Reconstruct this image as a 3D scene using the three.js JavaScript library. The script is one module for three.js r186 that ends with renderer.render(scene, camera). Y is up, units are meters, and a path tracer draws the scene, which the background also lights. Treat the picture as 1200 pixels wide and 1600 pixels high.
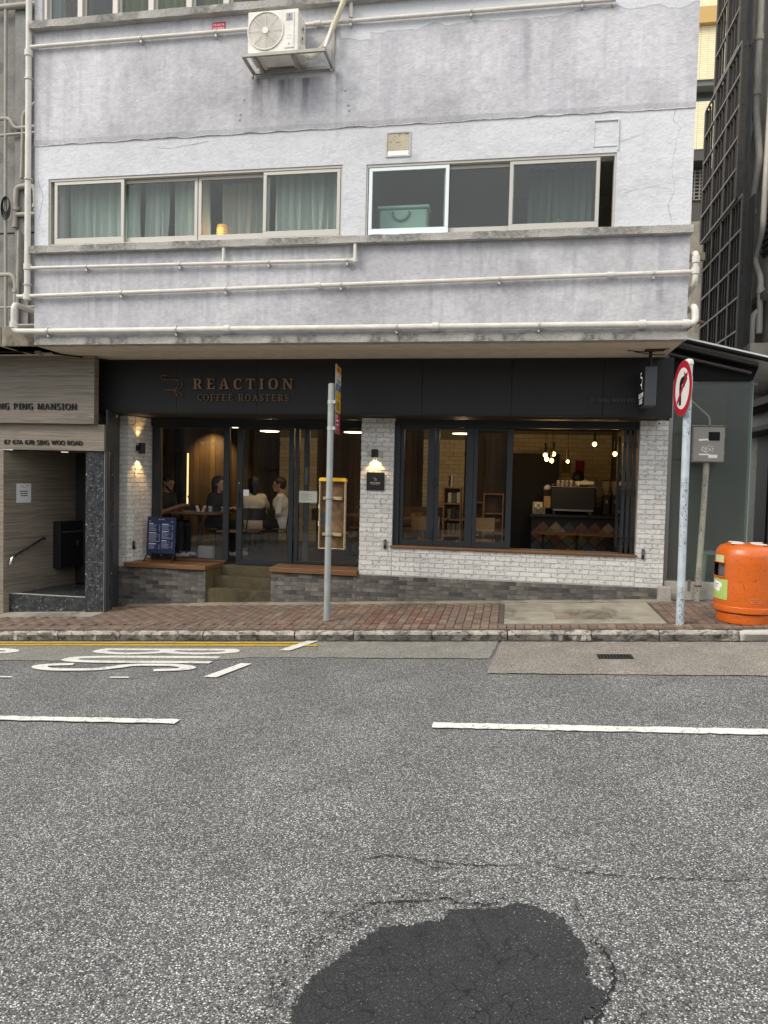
import * as THREE from 'three';
import { RoundedBoxGeometry } from 'three/addons/geometries/RoundedBoxGeometry.js';
import { mergeGeometries, mergeVertices, toCreasedNormals } from 'three/addons/utils/BufferGeometryUtils.js';
import { TextGeometry } from 'three/addons/geometries/TextGeometry.js';
import { FontLoader } from 'three/addons/loaders/FontLoader.js';
import { RectAreaLightUniformsLib } from 'three/addons/lights/RectAreaLightUniformsLib.js';
RectAreaLightUniformsLib.init();

// ---------------------------------------------------------------- camera, sky, sun, exposure
const R = d => d * Math.PI / 180;
const scene = new THREE.Scene();
const camera = new THREE.PerspectiveCamera(69.65, 0.75, 0.05, 200);
camera.position.set(0, 1.75, 10.1);
camera.rotation.order = 'YXZ';
camera.rotation.set(R(-2.44), R(9.73), R(1.375));
const renderer = new THREE.WebGLRenderer({ antialias: true });
renderer.toneMapping = THREE.LinearToneMapping;
renderer.toneMappingExposure = 1.6;
renderer.shadowMap.enabled = true;
{ // overcast sky: brighter overhead, faint cloud structure
  const w = 256, h = 128, d = new Float32Array(w * h * 4);
  for (let j = 0; j < h; j++) for (let i = 0; i < w; i++) {
    const el = (j + .5) / h * Math.PI - Math.PI / 2, s = Math.max(0, Math.sin(el));
    const cl = 1 + .06 * Math.sin(i / w * 6.283 * 3 + j * .11) * Math.cos(j * .17 + i / w * 6.283 * 5);
    const L = el < 0 ? .3 : (.82 + .2 * s) * cl;
    const k = (j * w + i) * 4; d[k] = L * .975; d[k + 1] = L * .995; d[k + 2] = L * 1.02; d[k + 3] = 1;
  }
  const t = new THREE.DataTexture(d, w, h, THREE.RGBAFormat, THREE.FloatType);
  t.mapping = THREE.EquirectangularReflectionMapping; t.magFilter = t.minFilter = THREE.LinearFilter; t.needsUpdate = true;
  scene.background = t; scene.environment = t;
}
const sun = new THREE.DirectionalLight(0xfff4e6, 1.5);
sun.position.set(-17, 18, 17); sun.target.position.set(-2, 0, 3); sun.castShadow = true; sun.shadow.radius = 45;
sun.shadow.mapSize.set(2048, 2048);
Object.assign(sun.shadow.camera, { left: -14, right: 14, top: 14, bottom: -14, near: 1, far: 60 });
scene.add(sun, sun.target);

// ---------------------------------------------------------------- helpers
let seed = 12345;
const rnd = () => (seed = Math.imul(seed, 1664525) + 1013904223 | 0, (seed >>> 0) / 4294967296);
const rr = (a, b) => a + (b - a) * rnd();
const names = {};
const numbered = n => { const k = names[n] = (names[n] ?? -1) + 1; return k ? n + '_' + String(k).padStart(3, '0') : n; };
const sh = o => { o.castShadow = o.receiveShadow = true; return o; };
function uvm(g) { // box-projected uv in metres
  if (g.index) g = g.toNonIndexed();
  const p = g.attributes.position, n = g.attributes.normal, u = new Float32Array(p.count * 2);
  for (let i = 0; i < p.count; i += 3) {
    let nx = 0, ny = 0, nz = 0;
    for (let k = 0; k < 3; k++) { nx += Math.abs(n.getX(i + k)); ny += Math.abs(n.getY(i + k)); nz += Math.abs(n.getZ(i + k)); }
    for (let k = 0; k < 3; k++) {
      const x = p.getX(i + k), y = p.getY(i + k), z = p.getZ(i + k);
      const [a, b] = nz >= nx && nz >= ny ? [x, y] : ny >= nx ? [x, z] : [z, y];
      u[2 * (i + k)] = a; u[2 * (i + k) + 1] = b;
    }
  }
  g.setAttribute('uv', new THREE.BufferAttribute(u, 2));
  return g;
}
const strip = g => { if (g.index) g = g.toNonIndexed(); for (const k of Object.keys(g.attributes)) if (!['position', 'normal', 'uv'].includes(k)) g.deleteAttribute(k); return g; };
const merge = gs => gs.length === 1 ? strip(gs[0]) : mergeGeometries(gs.map(strip));
// box from min corner to max corner
const bx = (x0, y0, z0, x1, y1, z1) => uvm(new THREE.BoxGeometry(Math.abs(x1 - x0), Math.abs(y1 - y0), Math.abs(z1 - z0)).translate((x0 + x1) / 2, (y0 + y1) / 2, (z0 + z1) / 2));
const rb = (x0, y0, z0, x1, y1, z1, r = .004, s = 2) => uvm(new RoundedBoxGeometry(Math.abs(x1 - x0), Math.abs(y1 - y0), Math.abs(z1 - z0), s, Math.min(r, Math.abs(x1 - x0) * .45, Math.abs(y1 - y0) * .45, Math.abs(z1 - z0) * .45)).translate((x0 + x1) / 2, (y0 + y1) / 2, (z0 + z1) / 2));
const V = (x, y, z) => new THREE.Vector3(x, y, z);
function rod(a, b, r, r2 = r, seg = 10, open = false) { // cylinder between two points
  const A = V(...a), B = V(...b), d = B.clone().sub(A), L = d.length();
  const g = new THREE.CylinderGeometry(r2, r, L, seg, 1, open);
  const uv = g.attributes.uv; for (let i = 0; i < uv.count; i++) uv.setXY(i, uv.getX(i) * 6.28 * r, uv.getY(i) * L);
  return g.translate(0, L / 2, 0).applyQuaternion(new THREE.Quaternion().setFromUnitVectors(V(0, 1, 0), d.normalize())).translate(A.x, A.y, A.z);
}
function bar(a, b, w, h) { // rectangular bar between two points
  const A = V(...a), B = V(...b), d = B.clone().sub(A), L = d.length();
  const g = uvm(new THREE.BoxGeometry(w, L, h)).translate(0, L / 2, 0);
  return g.applyQuaternion(new THREE.Quaternion().setFromUnitVectors(V(0, 1, 0), d.normalize())).translate(A.x, A.y, A.z);
}
class PolyPath extends THREE.CurvePath {}
function pipe(pts, r, bend = .05, seg = 10, n = 0) { // polyline pipe with rounded elbows
  const P = pts.map(p => V(...p)), path = new THREE.CurvePath(); let cur = P[0];
  for (let i = 1; i < P.length - 1; i++) {
    const a = P[i - 1].clone().sub(P[i]), b = P[i + 1].clone().sub(P[i]), k = Math.min(bend, a.length() * .45, b.length() * .45);
    const s = P[i].clone().add(a.setLength(k)), e = P[i].clone().add(b.setLength(k));
    path.add(new THREE.LineCurve3(cur, s)); path.add(new THREE.QuadraticBezierCurve3(s, P[i], e)); cur = e;
  }
  path.add(new THREE.LineCurve3(cur, P[P.length - 1]));
  const L = path.getLength(); const g = new THREE.TubeGeometry(path, n || Math.max(4, Math.min(260, Math.round(L / .035))), r, seg, false);
  const uv = g.attributes.uv; for (let i = 0; i < uv.count; i++) uv.setXY(i, uv.getY(i) * 6.28 * r, uv.getX(i) * L);
  return g;
}
const disc = (x, y, z, r, t, seg = 24) => new THREE.CylinderGeometry(r, r, t, seg).rotateX(Math.PI / 2).translate(x, y, z);
function lathe(pts, seg = 24) { return new THREE.LatheGeometry(pts.map(p => new THREE.Vector2(...p)), seg); }
function ext(pts, depth, bevel = 0, holes = []) {
  const s = new THREE.Shape(pts.map(p => new THREE.Vector2(...p)));
  for (const h of holes) s.holes.push(new THREE.Path(h.map(p => new THREE.Vector2(...p))));
  return new THREE.ExtrudeGeometry(s, { depth, bevelEnabled: bevel > 0, bevelSize: bevel, bevelThickness: bevel, bevelSegments: 2, curveSegments: 10 });
}
function mesh(name, gs, mat, parent) {
  const m = sh(new THREE.Mesh(Array.isArray(gs) ? merge(gs) : gs, mat)); m.name = parent ? name : numbered(name);
  (parent || scene).add(m); return m;
}
function tag(o, label, category, group, kind) { Object.assign(o.userData, { label, category }); if (group) o.userData.group = group; if (kind) o.userData.kind = kind; return o; }
function thing(name, label, category, pos = [0, 0, 0], turn = 0, group) {
  const o = new THREE.Group(); o.name = numbered(name); o.position.set(...pos); o.rotation.y = turn; scene.add(o); return tag(o, label, category, group);
}
function single(name, label, category, gs, mat, group) { return tag(mesh(name, gs, mat), label, category, group); }
function structure(name, label, category, gs, mat) { const m = gs ? mesh(name, gs, mat) : (() => { const g = new THREE.Group(); g.name = numbered(name); scene.add(g); return g; })(); return tag(m, label, category, null, 'structure'); }
const copy = (o, pos, turn, label) => { const c = o.clone(); c.name = numbered(o.name.replace(/_\d{3}$/, '')); scene.add(c); c.position.set(...pos); if (turn !== undefined) c.rotation.y = turn; c.userData = { ...o.userData }; if (label) c.userData.label = label; return c; };
const roadY = x => .06 * x, paveY = (x, z) => .158 + .06 * x - .02 * z;

// ---------------------------------------------------------------- noise and textures
const hs = (x, y, s) => { let h = Math.imul(x, 374761393) + Math.imul(y, 668265263) + Math.imul(s, 974634521) | 0; h = Math.imul(h ^ h >>> 13, 1274126177); return ((h ^ h >>> 16) >>> 0) / 4294967296; };
function vn(x, y, px, py, s) {
  const xi = Math.floor(x), yi = Math.floor(y); let fx = x - xi, fy = y - yi; fx = fx * fx * (3 - 2 * fx); fy = fy * fy * (3 - 2 * fy);
  const x0 = (xi % px + px) % px, x1 = (x0 + 1) % px, y0 = (yi % py + py) % py, y1 = (y0 + 1) % py;
  const a = hs(x0, y0, s), b = hs(x1, y0, s), c = hs(x0, y1, s), d = hs(x1, y1, s);
  return a + (b - a) * fx + (c - a) * fy + (a - b - c + d) * fx * fy;
}
function fbm(u, v, p, q, s, o = 4) { let r = 0, a = .5, t = 0; for (let i = 0; i < o; i++) { r += a * vn(u * p, v * q, p, q, s + i); t += a; a *= .55; p *= 2; q *= 2; } return r / t; }
const sm = (a, b, x) => { x = Math.min(1, Math.max(0, (x - a) / (b - a))); return x * x * (3 - 2 * x); };
function tex(w, h, fn, srgb = true, size = [1, 1]) {
  const d = new Uint8Array(w * h * 4), o = [0, 0, 0];
  for (let j = 0; j < h; j++) for (let i = 0; i < w; i++) { fn(i / w, j / h, o, i, j); const k = (j * w + i) * 4; d[k] = Math.max(0, Math.min(255, o[0])); d[k + 1] = Math.max(0, Math.min(255, o[1])); d[k + 2] = Math.max(0, Math.min(255, o[2])); d[k + 3] = 255; }
  const t = new THREE.DataTexture(d, w, h, THREE.RGBAFormat); t.wrapS = t.wrapT = THREE.RepeatWrapping; t.magFilter = THREE.LinearFilter; t.minFilter = THREE.LinearMipmapLinearFilter; t.generateMipmaps = true;
  if (srgb) t.colorSpace = THREE.SRGBColorSpace; t.repeat.set(1 / size[0], 1 / size[1]); t.needsUpdate = true; return t;
}
const S = (o, r, g, b) => { o[0] = r; o[1] = g; o[2] = b; };
const std = (color, roughness, o = {}) => new THREE.MeshStandardMaterial({ color, roughness, ...o });
function canvasTex(w, h, draw) { const c = document.createElement('canvas'); c.width = w; c.height = h; draw(c.getContext('2d'), w, h); const t = new THREE.CanvasTexture(c); t.colorSpace = THREE.SRGBColorSpace; return t; }

// asphalt with exposed aggregate (tile 2.4 m)
function asphaltTex(N, cells, s, dark, lightProb, tone) {
  const bump = new Float32Array(N * N), K = cells;
  const jx = new Float32Array(K * K), jy = new Float32Array(K * K), rad = new Float32Array(K * K), br = new Float32Array(K * K), wm = new Float32Array(K * K);
  for (let j = 0; j < K; j++) for (let i = 0; i < K; i++) { const k = j * K + i; jx[k] = .5 + (hs(i, j, s) - .5) * .9; jy[k] = .5 + (hs(i, j, s + 1) - .5) * .9; rad[k] = .25 + .38 * hs(i, j, s + 2); const q = hs(i, j, s + 3); br[k] = q < lightProb ? .62 + .38 * hs(i, j, s + 4) : .14 + .36 * hs(i, j, s + 5); wm[k] = (hs(i, j, s + 6) - .5); }
  const col = tex(N, N, (u, v, o, pi, pj) => {
    const x = u * K, y = v * K, xi = Math.floor(x), yi = Math.floor(y); let best = 9, bk = 0, d2 = 9;
    for (let b = -1; b <= 1; b++) for (let a = -1; a <= 1; a++) {
      const ii = (xi + a + K) % K, jj = (yi + b + K) % K, k = jj * K + ii, dx = xi + a + jx[k] - x, dy = yi + b + jy[k] - y, d = Math.sqrt(dx * dx + dy * dy) / rad[k];
      if (d < best) { d2 = best; best = d; bk = k; } else if (d < d2) d2 = d;
    }
    const m = 1 - sm(.75, 1.1, best), patch = fbm(u, v, 5, 5, s + 20, 4), fine = hs(pi, pj, s + 9);
    const stone = tone[0] * br[bk] * (.88 + .24 * fine), binder = dark * (.75 + .5 * fine);
    let L = (binder + (stone - binder) * m) * (.9 + .2 * patch);
    S(o, L * (1.0 + .05 * wm[bk] * m), L * (1 + .01 * wm[bk]), L * (.985 - .07 * wm[bk] * m)); bump[pj * N + pi] = m * (1 - best * best * .3);
  }, true, [1, 1]);
  const bt = tex(N, N, (u, v, o, i, j) => { const b = 40 + 190 * Math.max(0, bump[j * N + i]); S(o, b, b, b); }, false);
  return [col, bt];
}
const [roadC, roadB] = asphaltTex(2048, 330, 11, 98, .4, [216]);
const [patchC, patchB] = asphaltTex(1024, 220, 51, 54, .05, [135]);
{ // crazed cracking in the repair patch
  const N = 1024, K = 17, c = patchC.image.data, b = patchB.image.data;
  for (let j = 0; j < N; j++) for (let i = 0; i < N; i++) { const u = i / N, v = j / N, wx = (fbm(u, v, 9, 9, 601, 4) - .5) * 1.5, wy = (fbm(u, v, 9, 9, 611, 4) - .5) * 1.5, x = u * K + wx, y = v * K + wy, xi = Math.floor(x), yi = Math.floor(y); let d1 = 9, d2 = 9; for (let q = -1; q <= 1; q++) for (let p = -1; p <= 1; p++) { const a = ((xi + p) % K + K) % K, e = ((yi + q) % K + K) % K, d = Math.hypot(xi + p + .5 + (hs(a, e, 621) - .5) * .9 - x, yi + q + .5 + (hs(a, e, 622) - .5) * .9 - y); if (d < d1) { d2 = d1; d1 = d; } else if (d < d2) d2 = d; }
    const on = sm(.42, .6, fbm(u, v, 4, 4, 631, 3)), k = (1 - sm(.015, .07, d2 - d1)) * on, m = 1 - .72 * k, t = .9 + .3 * (fbm(u, v, 6, 6, 641, 4) - .4), o = (j * N + i) * 4; for (let q = 0; q < 3; q++) { c[o + q] *= m * t; b[o + q] *= 1 - .9 * k; } }
  patchC.needsUpdate = patchB.needsUpdate = true;
}
for (const t of [roadC, roadB]) t.repeat.set(1 / 2.4, 1 / 2.4);
for (const t of [patchC, patchB]) t.repeat.set(1 / 1.1, 1 / 1.1);
// generic concrete 1.2 m tile
const concC = tex(1024, 1024, (u, v, o) => { const n = fbm(u, v, 6, 6, 3, 6), f = fbm(u, v, 90, 90, 8, 2), st = fbm(u, v, 3, 3, 31, 3); let L = 175 + 60 * (n - .5) + 38 * (f - .5); if (f > .72) L -= 46 * (f - .72) / .28; L -= 60 * sm(.56, .7, st) * fbm(u, v, 30, 30, 77, 2); S(o, L, L * .985, L * .95); }, true, [1.2, 1.2]);
const concB = tex(512, 512, (u, v, o) => { const n = 255 * (.55 * fbm(u, v, 12, 12, 4, 5) + .45 * fbm(u, v, 70, 70, 5, 2)); S(o, n, n, n); }, false, [.6, .6]);
const plasB = tex(1024, 1024, (u, v, o) => { const a = fbm(u, v, 5, 5, 61, 3), r = 1 - Math.abs(2 * fbm(u, v, 9, 14, 62, 4) - 1), t = fbm(u, v, 70, 90, 63, 3); const n = 255 * (.4 * a + .32 * r + .28 * t); S(o, n, n, n); }, false, [1.7, 1.7]);
const grimeC = tex(512, 512, (u, v, o) => { const n = fbm(u, v, 8, 8, 91, 5), f = fbm(u, v, 60, 60, 92, 3); let L = 236 + 22 * (n - .5); if (f > .6) L -= 120 * (f - .6); L -= 60 * sm(.64, .74, fbm(u, v, 26, 40, 93, 3)); S(o, L, L * .996, L * .985); }, true, [.9, .9]);
const grimeB = tex(512, 512, (u, v, o) => { const n = 255 * (.6 * fbm(u, v, 30, 34, 94, 4) + .4 * fbm(u, v, 8, 8, 95, 2)); S(o, n, n, n); }, false, [.5, .5]);
const woodC = tex(1024, 512, (u, v, o) => { const w = fbm(u, v, 3, 6, 201, 3), g = fbm(u + .06 * w, v, 5, 120, 202, 3), r = Math.sin((v * 26 + 5 * w) * 6.28); let L = .82 + .34 * (g - .5) + .09 * r; S(o, 255 * L, 250 * L, 244 * L); }, true, [1.6, .5]);
const travC = tex(1024, 1024, (u, v, o) => { const w = fbm(u, v, 3, 4, 211, 3), g = fbm(u, v + .035 * w, 3, 46, 212, 4), h = fbm(u, v + .03 * w, 2, 150, 213, 3); let L = 1 + .5 * (g - .5) + .3 * (h - .5) - .22 * sm(.57, .66, g); S(o, 168 * L, 160 * L, 149 * L); }, true, [2.2, 1.5]);
const granC = tex(512, 512, (u, v, o, i, j) => { const n = fbm(u, v, 14, 14, 221, 5), c = fbm(u, v, 34, 34, 222, 3); let L = 34 + 46 * n + 60 * sm(.62, .8, c) + 26 * (hs(i, j, 223) - .5); if (fbm(u, v, 40, 40, 224, 2) > .86) L += 70; S(o, L * .97, L, L * 1.06); }, true, [.7, .7]);
const galvC = tex(256, 1024, (u, v, o) => { const n = fbm(u, v, 4, 10, 231, 4), c = fbm(u, v, 26, 110, 232, 4); let L = 196 + 40 * (n - .5); const k = sm(.62, .66, c) * sm(.38, .6, fbm(u, v, 2, 7, 235, 2)); S(o, L * .95 - 100 * k, L - 98 * k, L * 1.04 - 92 * k); }, true, [.3, 1.2]);
const paveC = tex(512, 512, (u, v, o, i, j) => { const n = fbm(u, v, 10, 10, 241, 5), f = hs(i, j, 242); let L = .82 + .4 * (n - .5) + .16 * (f - .5); S(o, 255 * L, 252 * L, 248 * L); }, true, [.7, .7]);
const kerbC = tex(512, 512, (u, v, o, i, j) => { const n = fbm(u, v, 7, 7, 271, 5), f = fbm(u, v, 80, 80, 272, 2), q = hs(i, j, 273); let L = 160 + 90 * (n - .5) + 50 * (f - .5) + 26 * (q - .5); L -= 52 * sm(.54, .68, fbm(u, v, 12, 16, 274, 5)); S(o, L, L * .97, L * .91); }, true, [.8, .8]);
const softC = tex(256, 256, (u, v, o) => { const n = fbm(u, v, 6, 6, 261, 5), f = fbm(u, v, 40, 40, 262, 2); const L = 238 + 34 * (n - .5) + 14 * (f - .5); S(o, L, L * .992, L * .975); }, true, [.7, .7]);
const rustC = tex(512, 512, (u, v, o) => { const n = fbm(u, v, 8, 8, 251, 5), f = fbm(u, v, 50, 50, 252, 2); const L = .7 + .5 * (n - .3) + .25 * (f - .5); S(o, 138 * L, 106 * L, 74 * L); }, true, [.5, .5]);

// ---------------------------------------------------------------- materials
const M = {
  road: std(0xffffff, .93, { map: roadC, bumpMap: roadB, bumpScale: .004 }),
  roadLight: std(0xffffff, .95, { map: roadC, bumpMap: roadB, bumpScale: .003 }),
  patch: std(0xf1f5fb, .9, { map: patchC, bumpMap: patchB, bumpScale: .003 }),
  concrete: std(0xf6f4f0, .92, { map: concC, bumpMap: concB, bumpScale: .006 }),
  concDark: std(0x9c9890, .93, { map: concC, bumpMap: concB, bumpScale: .006 }),
  soffit: std(0xe6ddcc, .9, { map: softC, bumpMap: concB, bumpScale: .002 }),
  sillc: std(0xf6f6f6, .92, { map: concC, bumpMap: concB, bumpScale: .012 }),
  slab: std(0xdcd6c8, .92, { map: concC, bumpMap: concB, bumpScale: .005 }),
  kerb: std(0xffffff, .95, { map: kerbC, bumpMap: concB, bumpScale: .018 }),
  kerbLight: std(0xc6c4bd, .95, { map: softC, bumpMap: concB, bumpScale: .008 }),
  mortarW: std(0xb2b0ab, .95), mortarG: std(0x77736b, .95, { bumpMap: concB, bumpScale: .003 }), mortarP: std(0x57504a, .98),
  alu: std(0xb9b6ae, .55, { metalness: .25, bumpMap: concB, bumpScale: .0005 }), aluWhite: std(0xdfe6ea, .4),
  pipeW: std(0xdedcd6, .5, { map: softC }), pipeG: std(0xaaa69d, .6, { map: softC }), clip: std(0xb9b7b2, .5, { metalness: .3 }),
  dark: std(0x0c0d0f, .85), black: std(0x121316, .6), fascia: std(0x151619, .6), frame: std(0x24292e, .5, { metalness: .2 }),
  bronze: std(0x7c6048, .45, { metalness: .55 }), bronze2: std(0x6c5846, .5, { metalness: .5 }), letterDark: std(0x19191b, .5), letterMetal: std(0x4a4744, .35, { metalness: .7 }), galvPlain: std(0xaab2b4, .5, { map: softC, metalness: .25 }),
  steel: std(0x9b9a96, .35, { metalness: .8 }), chrome: std(0xd0d0d0, .15, { metalness: 1 }),
  glass: new THREE.MeshPhysicalMaterial({ color: 0xffffff, roughness: 0, transmission: 1, thickness: 0, ior: 1.5 }),
  glassTint: new THREE.MeshPhysicalMaterial({ color: 0xe9efec, roughness: .02, transmission: 1, thickness: 0, ior: 1.5 }),
  frost: new THREE.MeshPhysicalMaterial({ color: 0xd6deda, roughness: .3, transmission: .95, thickness: 0, ior: 1.5 }),
  wood: std(0x8c6540, .5, { map: woodC, bumpMap: woodC, bumpScale: .001 }), woodDark: std(0x6f4a2c, .6, { map: woodC }),
  trav: std(0xd2cec6, .45, { map: travC }), granite: std(0xffffff, .25, { map: granC }), galv: std(0xffffff, .55, { map: galvC, metalness: .15 }),
  white: std(0xeeeeec, .5), paper: std(0xe8e6e0, .8), offwhite: std(0xe2dfd2, .6), rust: std(0x5a3b28, .9),
};
M.roadLight.color.setRGB(1.0, .93, .88);

// ---------------------------------------------------------------- ground, road, kerb, pavement
// a piece with a worn face towards +z: rim ring at the back, bevelled edge, uneven face
function piece(L, H, D, nx, ny, bev, jit, s) {
  const xs = [-L / 2, ...Array.from({ length: nx + 1 }, (_, i) => -L / 2 + bev + (L - 2 * bev) * i / nx), L / 2], ys = [-H / 2, ...Array.from({ length: ny + 1 }, (_, i) => -H / 2 + bev + (H - 2 * bev) * i / ny), H / 2];
  const W = xs.length, pos = [], idx = [];
  ys.forEach((y, j) => xs.forEach((x, i) => { const rim = i === 0 || j === 0 || i === W - 1 || j === ys.length - 1; pos.push(x + (rim ? 0 : (hs(i, j, s) - .5) * jit * 1.2), y + (rim ? 0 : (hs(i, j, s + 1) - .5) * jit * .8), rim ? -D : (hs(i, j, s + 2) - .5) * jit); }));
  for (let j = 0; j < ys.length - 1; j++) for (let i = 0; i < W - 1; i++) { const a = j * W + i; idx.push(a, a + 1, a + W + 1, a, a + W + 1, a + W); }
  let g = new THREE.BufferGeometry(); g.setAttribute('position', new THREE.Float32BufferAttribute(pos, 3)); g.setIndex(idx);
  g = toCreasedNormals(g, .7); return uvm(g);
}
const shiftUV = (g, a, b) => { const u = g.attributes.uv; for (let i = 0; i < u.count; i++) u.setXY(i, u.getX(i) + a, u.getY(i) + b); return g; };
// sheet on the sloping road, following a closed outline of [x, z]
function roadSheet(pts, up, thick = 0) {
  const s = new THREE.Shape(pts.map(([x, z]) => new THREE.Vector2(x, -z))); let g = thick ? new THREE.ExtrudeGeometry(s, { depth: thick, bevelEnabled: false }) : new THREE.ShapeGeometry(s);
  g.rotateX(-Math.PI / 2); const p = g.attributes.position; for (let i = 0; i < p.count; i++) p.setY(i, p.getY(i) + roadY(p.getX(i)) + up); g.computeVertexNormals(); return uvm(g);
}
structure('ground', 'grey ground beneath the street and the buildings', 'ground', (() => { const g = new THREE.PlaneGeometry(160, 160, 4, 4).rotateX(-Math.PI / 2); const p = g.attributes.position; for (let i = 0; i < p.count; i++) p.setY(i, roadY(p.getX(i)) - .03); g.computeVertexNormals(); return uvm(g); })(), M.concDark);
structure('road', 'grey asphalt road with coarse exposed aggregate', 'road', (() => {
  const g = new THREE.PlaneGeometry(60, 11.2, 360, 90).rotateX(-Math.PI / 2).translate(0, 0, 7.4); const p = g.attributes.position;
  for (let i = 0; i < p.count; i++) p.setY(i, roadY(p.getX(i)) + .006 * (vn(p.getX(i) * .8 + 100, p.getZ(i) * .8, 999, 999, 5) - .5));
  g.computeVertexNormals(); return uvm(g);
})(), M.road);
const [stripC, stripB] = asphaltTex(1024, 230, 71, 150, .5, [228]); for (const t of [stripC, stripB]) t.repeat.set(1 / 1.3, 1 / 1.3);
M.strip1 = std(0xe0dbd2, .95, { map: stripC, bumpMap: stripB, bumpScale: .002 }); M.strip2 = std(0xe6dcd0, .95, { map: stripC, bumpMap: stripB, bumpScale: .002 });
const wob = (x0, x1, z, n, a, s) => { n *= 9; return Array.from({ length: n + 1 }, (_, i) => [x0 + (x1 - x0) * i / n, z(x0 + (x1 - x0) * i / n) + (fbm(i / 540, .5, 90, 9, s, 3) - .5) * a * 1.6 + (hs(i, 1, s) - .5) * .02]); };
structure('gutter_strip', 'worn pale asphalt strip along the kerb', 'road', roadSheet([[-30, 1.88], [-.08, 1.88], ...wob(-.16, -30, x => x > -2.6 ? 2.72 : x > -3.1 ? 2.72 - (x + 2.6) * .36 : 2.92, 60, .035, 8)], .0075), M.strip1);
structure('road_repair_strip', 'pale brownish resurfaced strip of asphalt beside the kerb', 'road', roadSheet([[-.05, 1.88], [30, 1.88], ...wob(30, -.17, x => 3.31, 60, .02, 9)], .0085), M.strip2);
// patch of fresh asphalt with crumbled edge
{
  const P = [[-.8, 8.2], [-.656, 7.836], [-.67, 7.731], [-.646, 7.595], [-.575, 7.496], [-.523, 7.394], [-.467, 7.292], [-.343, 7.261], [-.22, 7.212], [-.188, 7.137], [-.02, 7.118], [.084, 7.055], [.186, 7.1], [.26, 7.136], [.279, 7.207], [.322, 7.315], [.318, 7.427], [.319, 7.53], [.369, 7.556], [.349, 7.637], [.28, 7.719], [.25, 7.95], [.1, 8.3], [-.4, 8.5]];
  const out = []; P.forEach((p, i) => { const q = P[(i + 1) % P.length], n = 9; for (let k = 0; k < n; k++) { const t = k / n; out.push([p[0] + (q[0] - p[0]) * t + (hs(i, k, 1) - .5) * .02, p[1] + (q[1] - p[1]) * t + (hs(i, k, 2) - .5) * .02]); } });
  // fine mesh with an uneven surface
  const inside = (x, z) => { let c = false; for (let i = 0, j = out.length - 1; i < out.length; j = i++) { const [a, b] = out[i], [d, e] = out[j]; if ((b > z) !== (e > z) && x < (d - a) * (z - b) / (e - b) + a) c = !c; } return c; };
  const st = .0125, pos = [], idx = [], map = {}; const id = (i, j) => { const k = i + ',' + j; if (!(k in map)) { const x = -.85 + i * st, z = 7 + j * st; map[k] = pos.length / 3; pos.push(x + (hs(i, j, 3) - .5) * st * .5, roadY(x) + .0075 + .009 * (fbm(i / 64, j / 64, 5, 5, 6, 4) - .35), z + (hs(i, j, 4) - .5) * st * .5); } return map[k]; };
  for (let j = 0; j < 122; j++) for (let i = 0; i < 104; i++) if (inside(-.85 + (i + .5) * st, 7 + (j + .5) * st)) { const a = id(i, j), b = id(i + 1, j), c = id(i + 1, j + 1), d = id(i, j + 1); idx.push(a, d, c, a, c, b); }
  const g = new THREE.BufferGeometry(); g.setAttribute('position', new THREE.Float32BufferAttribute(pos, 3)); g.setIndex(idx); g.computeVertexNormals();
  structure('asphalt_patch', 'dark irregular patch of newer asphalt in the road', 'road patch', uvm(g), M.patch);
}
M.crack = std(0x17171a, 1);
function crack(pts, w, up, s) { // thin broken gap along a polyline of [x, z]
  const L = []; pts.forEach((p, i) => { if (i === pts.length - 1) return; const q = pts[i + 1], n = Math.max(3, Math.round(Math.hypot(q[0] - p[0], q[1] - p[1]) / .018)); for (let k = 0; k < n; k++) { const t = k / n; L.push([p[0] + (q[0] - p[0]) * t + (hs(i, k, s) - .5) * .02, p[1] + (q[1] - p[1]) * t + (hs(i, k, s + 1) - .5) * .02]); } });
  const pos = [], idx = []; L.forEach(([x, z], i) => { const q = L[Math.min(L.length - 1, i + 1)], p = L[Math.max(0, i - 1)], dx = q[0] - p[0], dz = q[1] - p[1], l = Math.hypot(dx, dz) || 1, h = w * (.2 + .8 * hs(i, 7, s + 2)) * Math.min(1, i / 4, (L.length - 1 - i) / 4) * .75; for (const k of [-1, 1]) { const X = x - dz / l * h * k, Z = z + dx / l * h * k; pos.push(X, roadY(X) + up, Z); } if (i) { const a = 2 * i - 2; idx.push(a, a + 2, a + 1, a + 1, a + 2, a + 3); } });
  const g = new THREE.BufferGeometry(); g.setAttribute('position', new THREE.Float32BufferAttribute(pos, 3)); g.setIndex(idx); g.computeVertexNormals(); return uvm(g);
}
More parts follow.
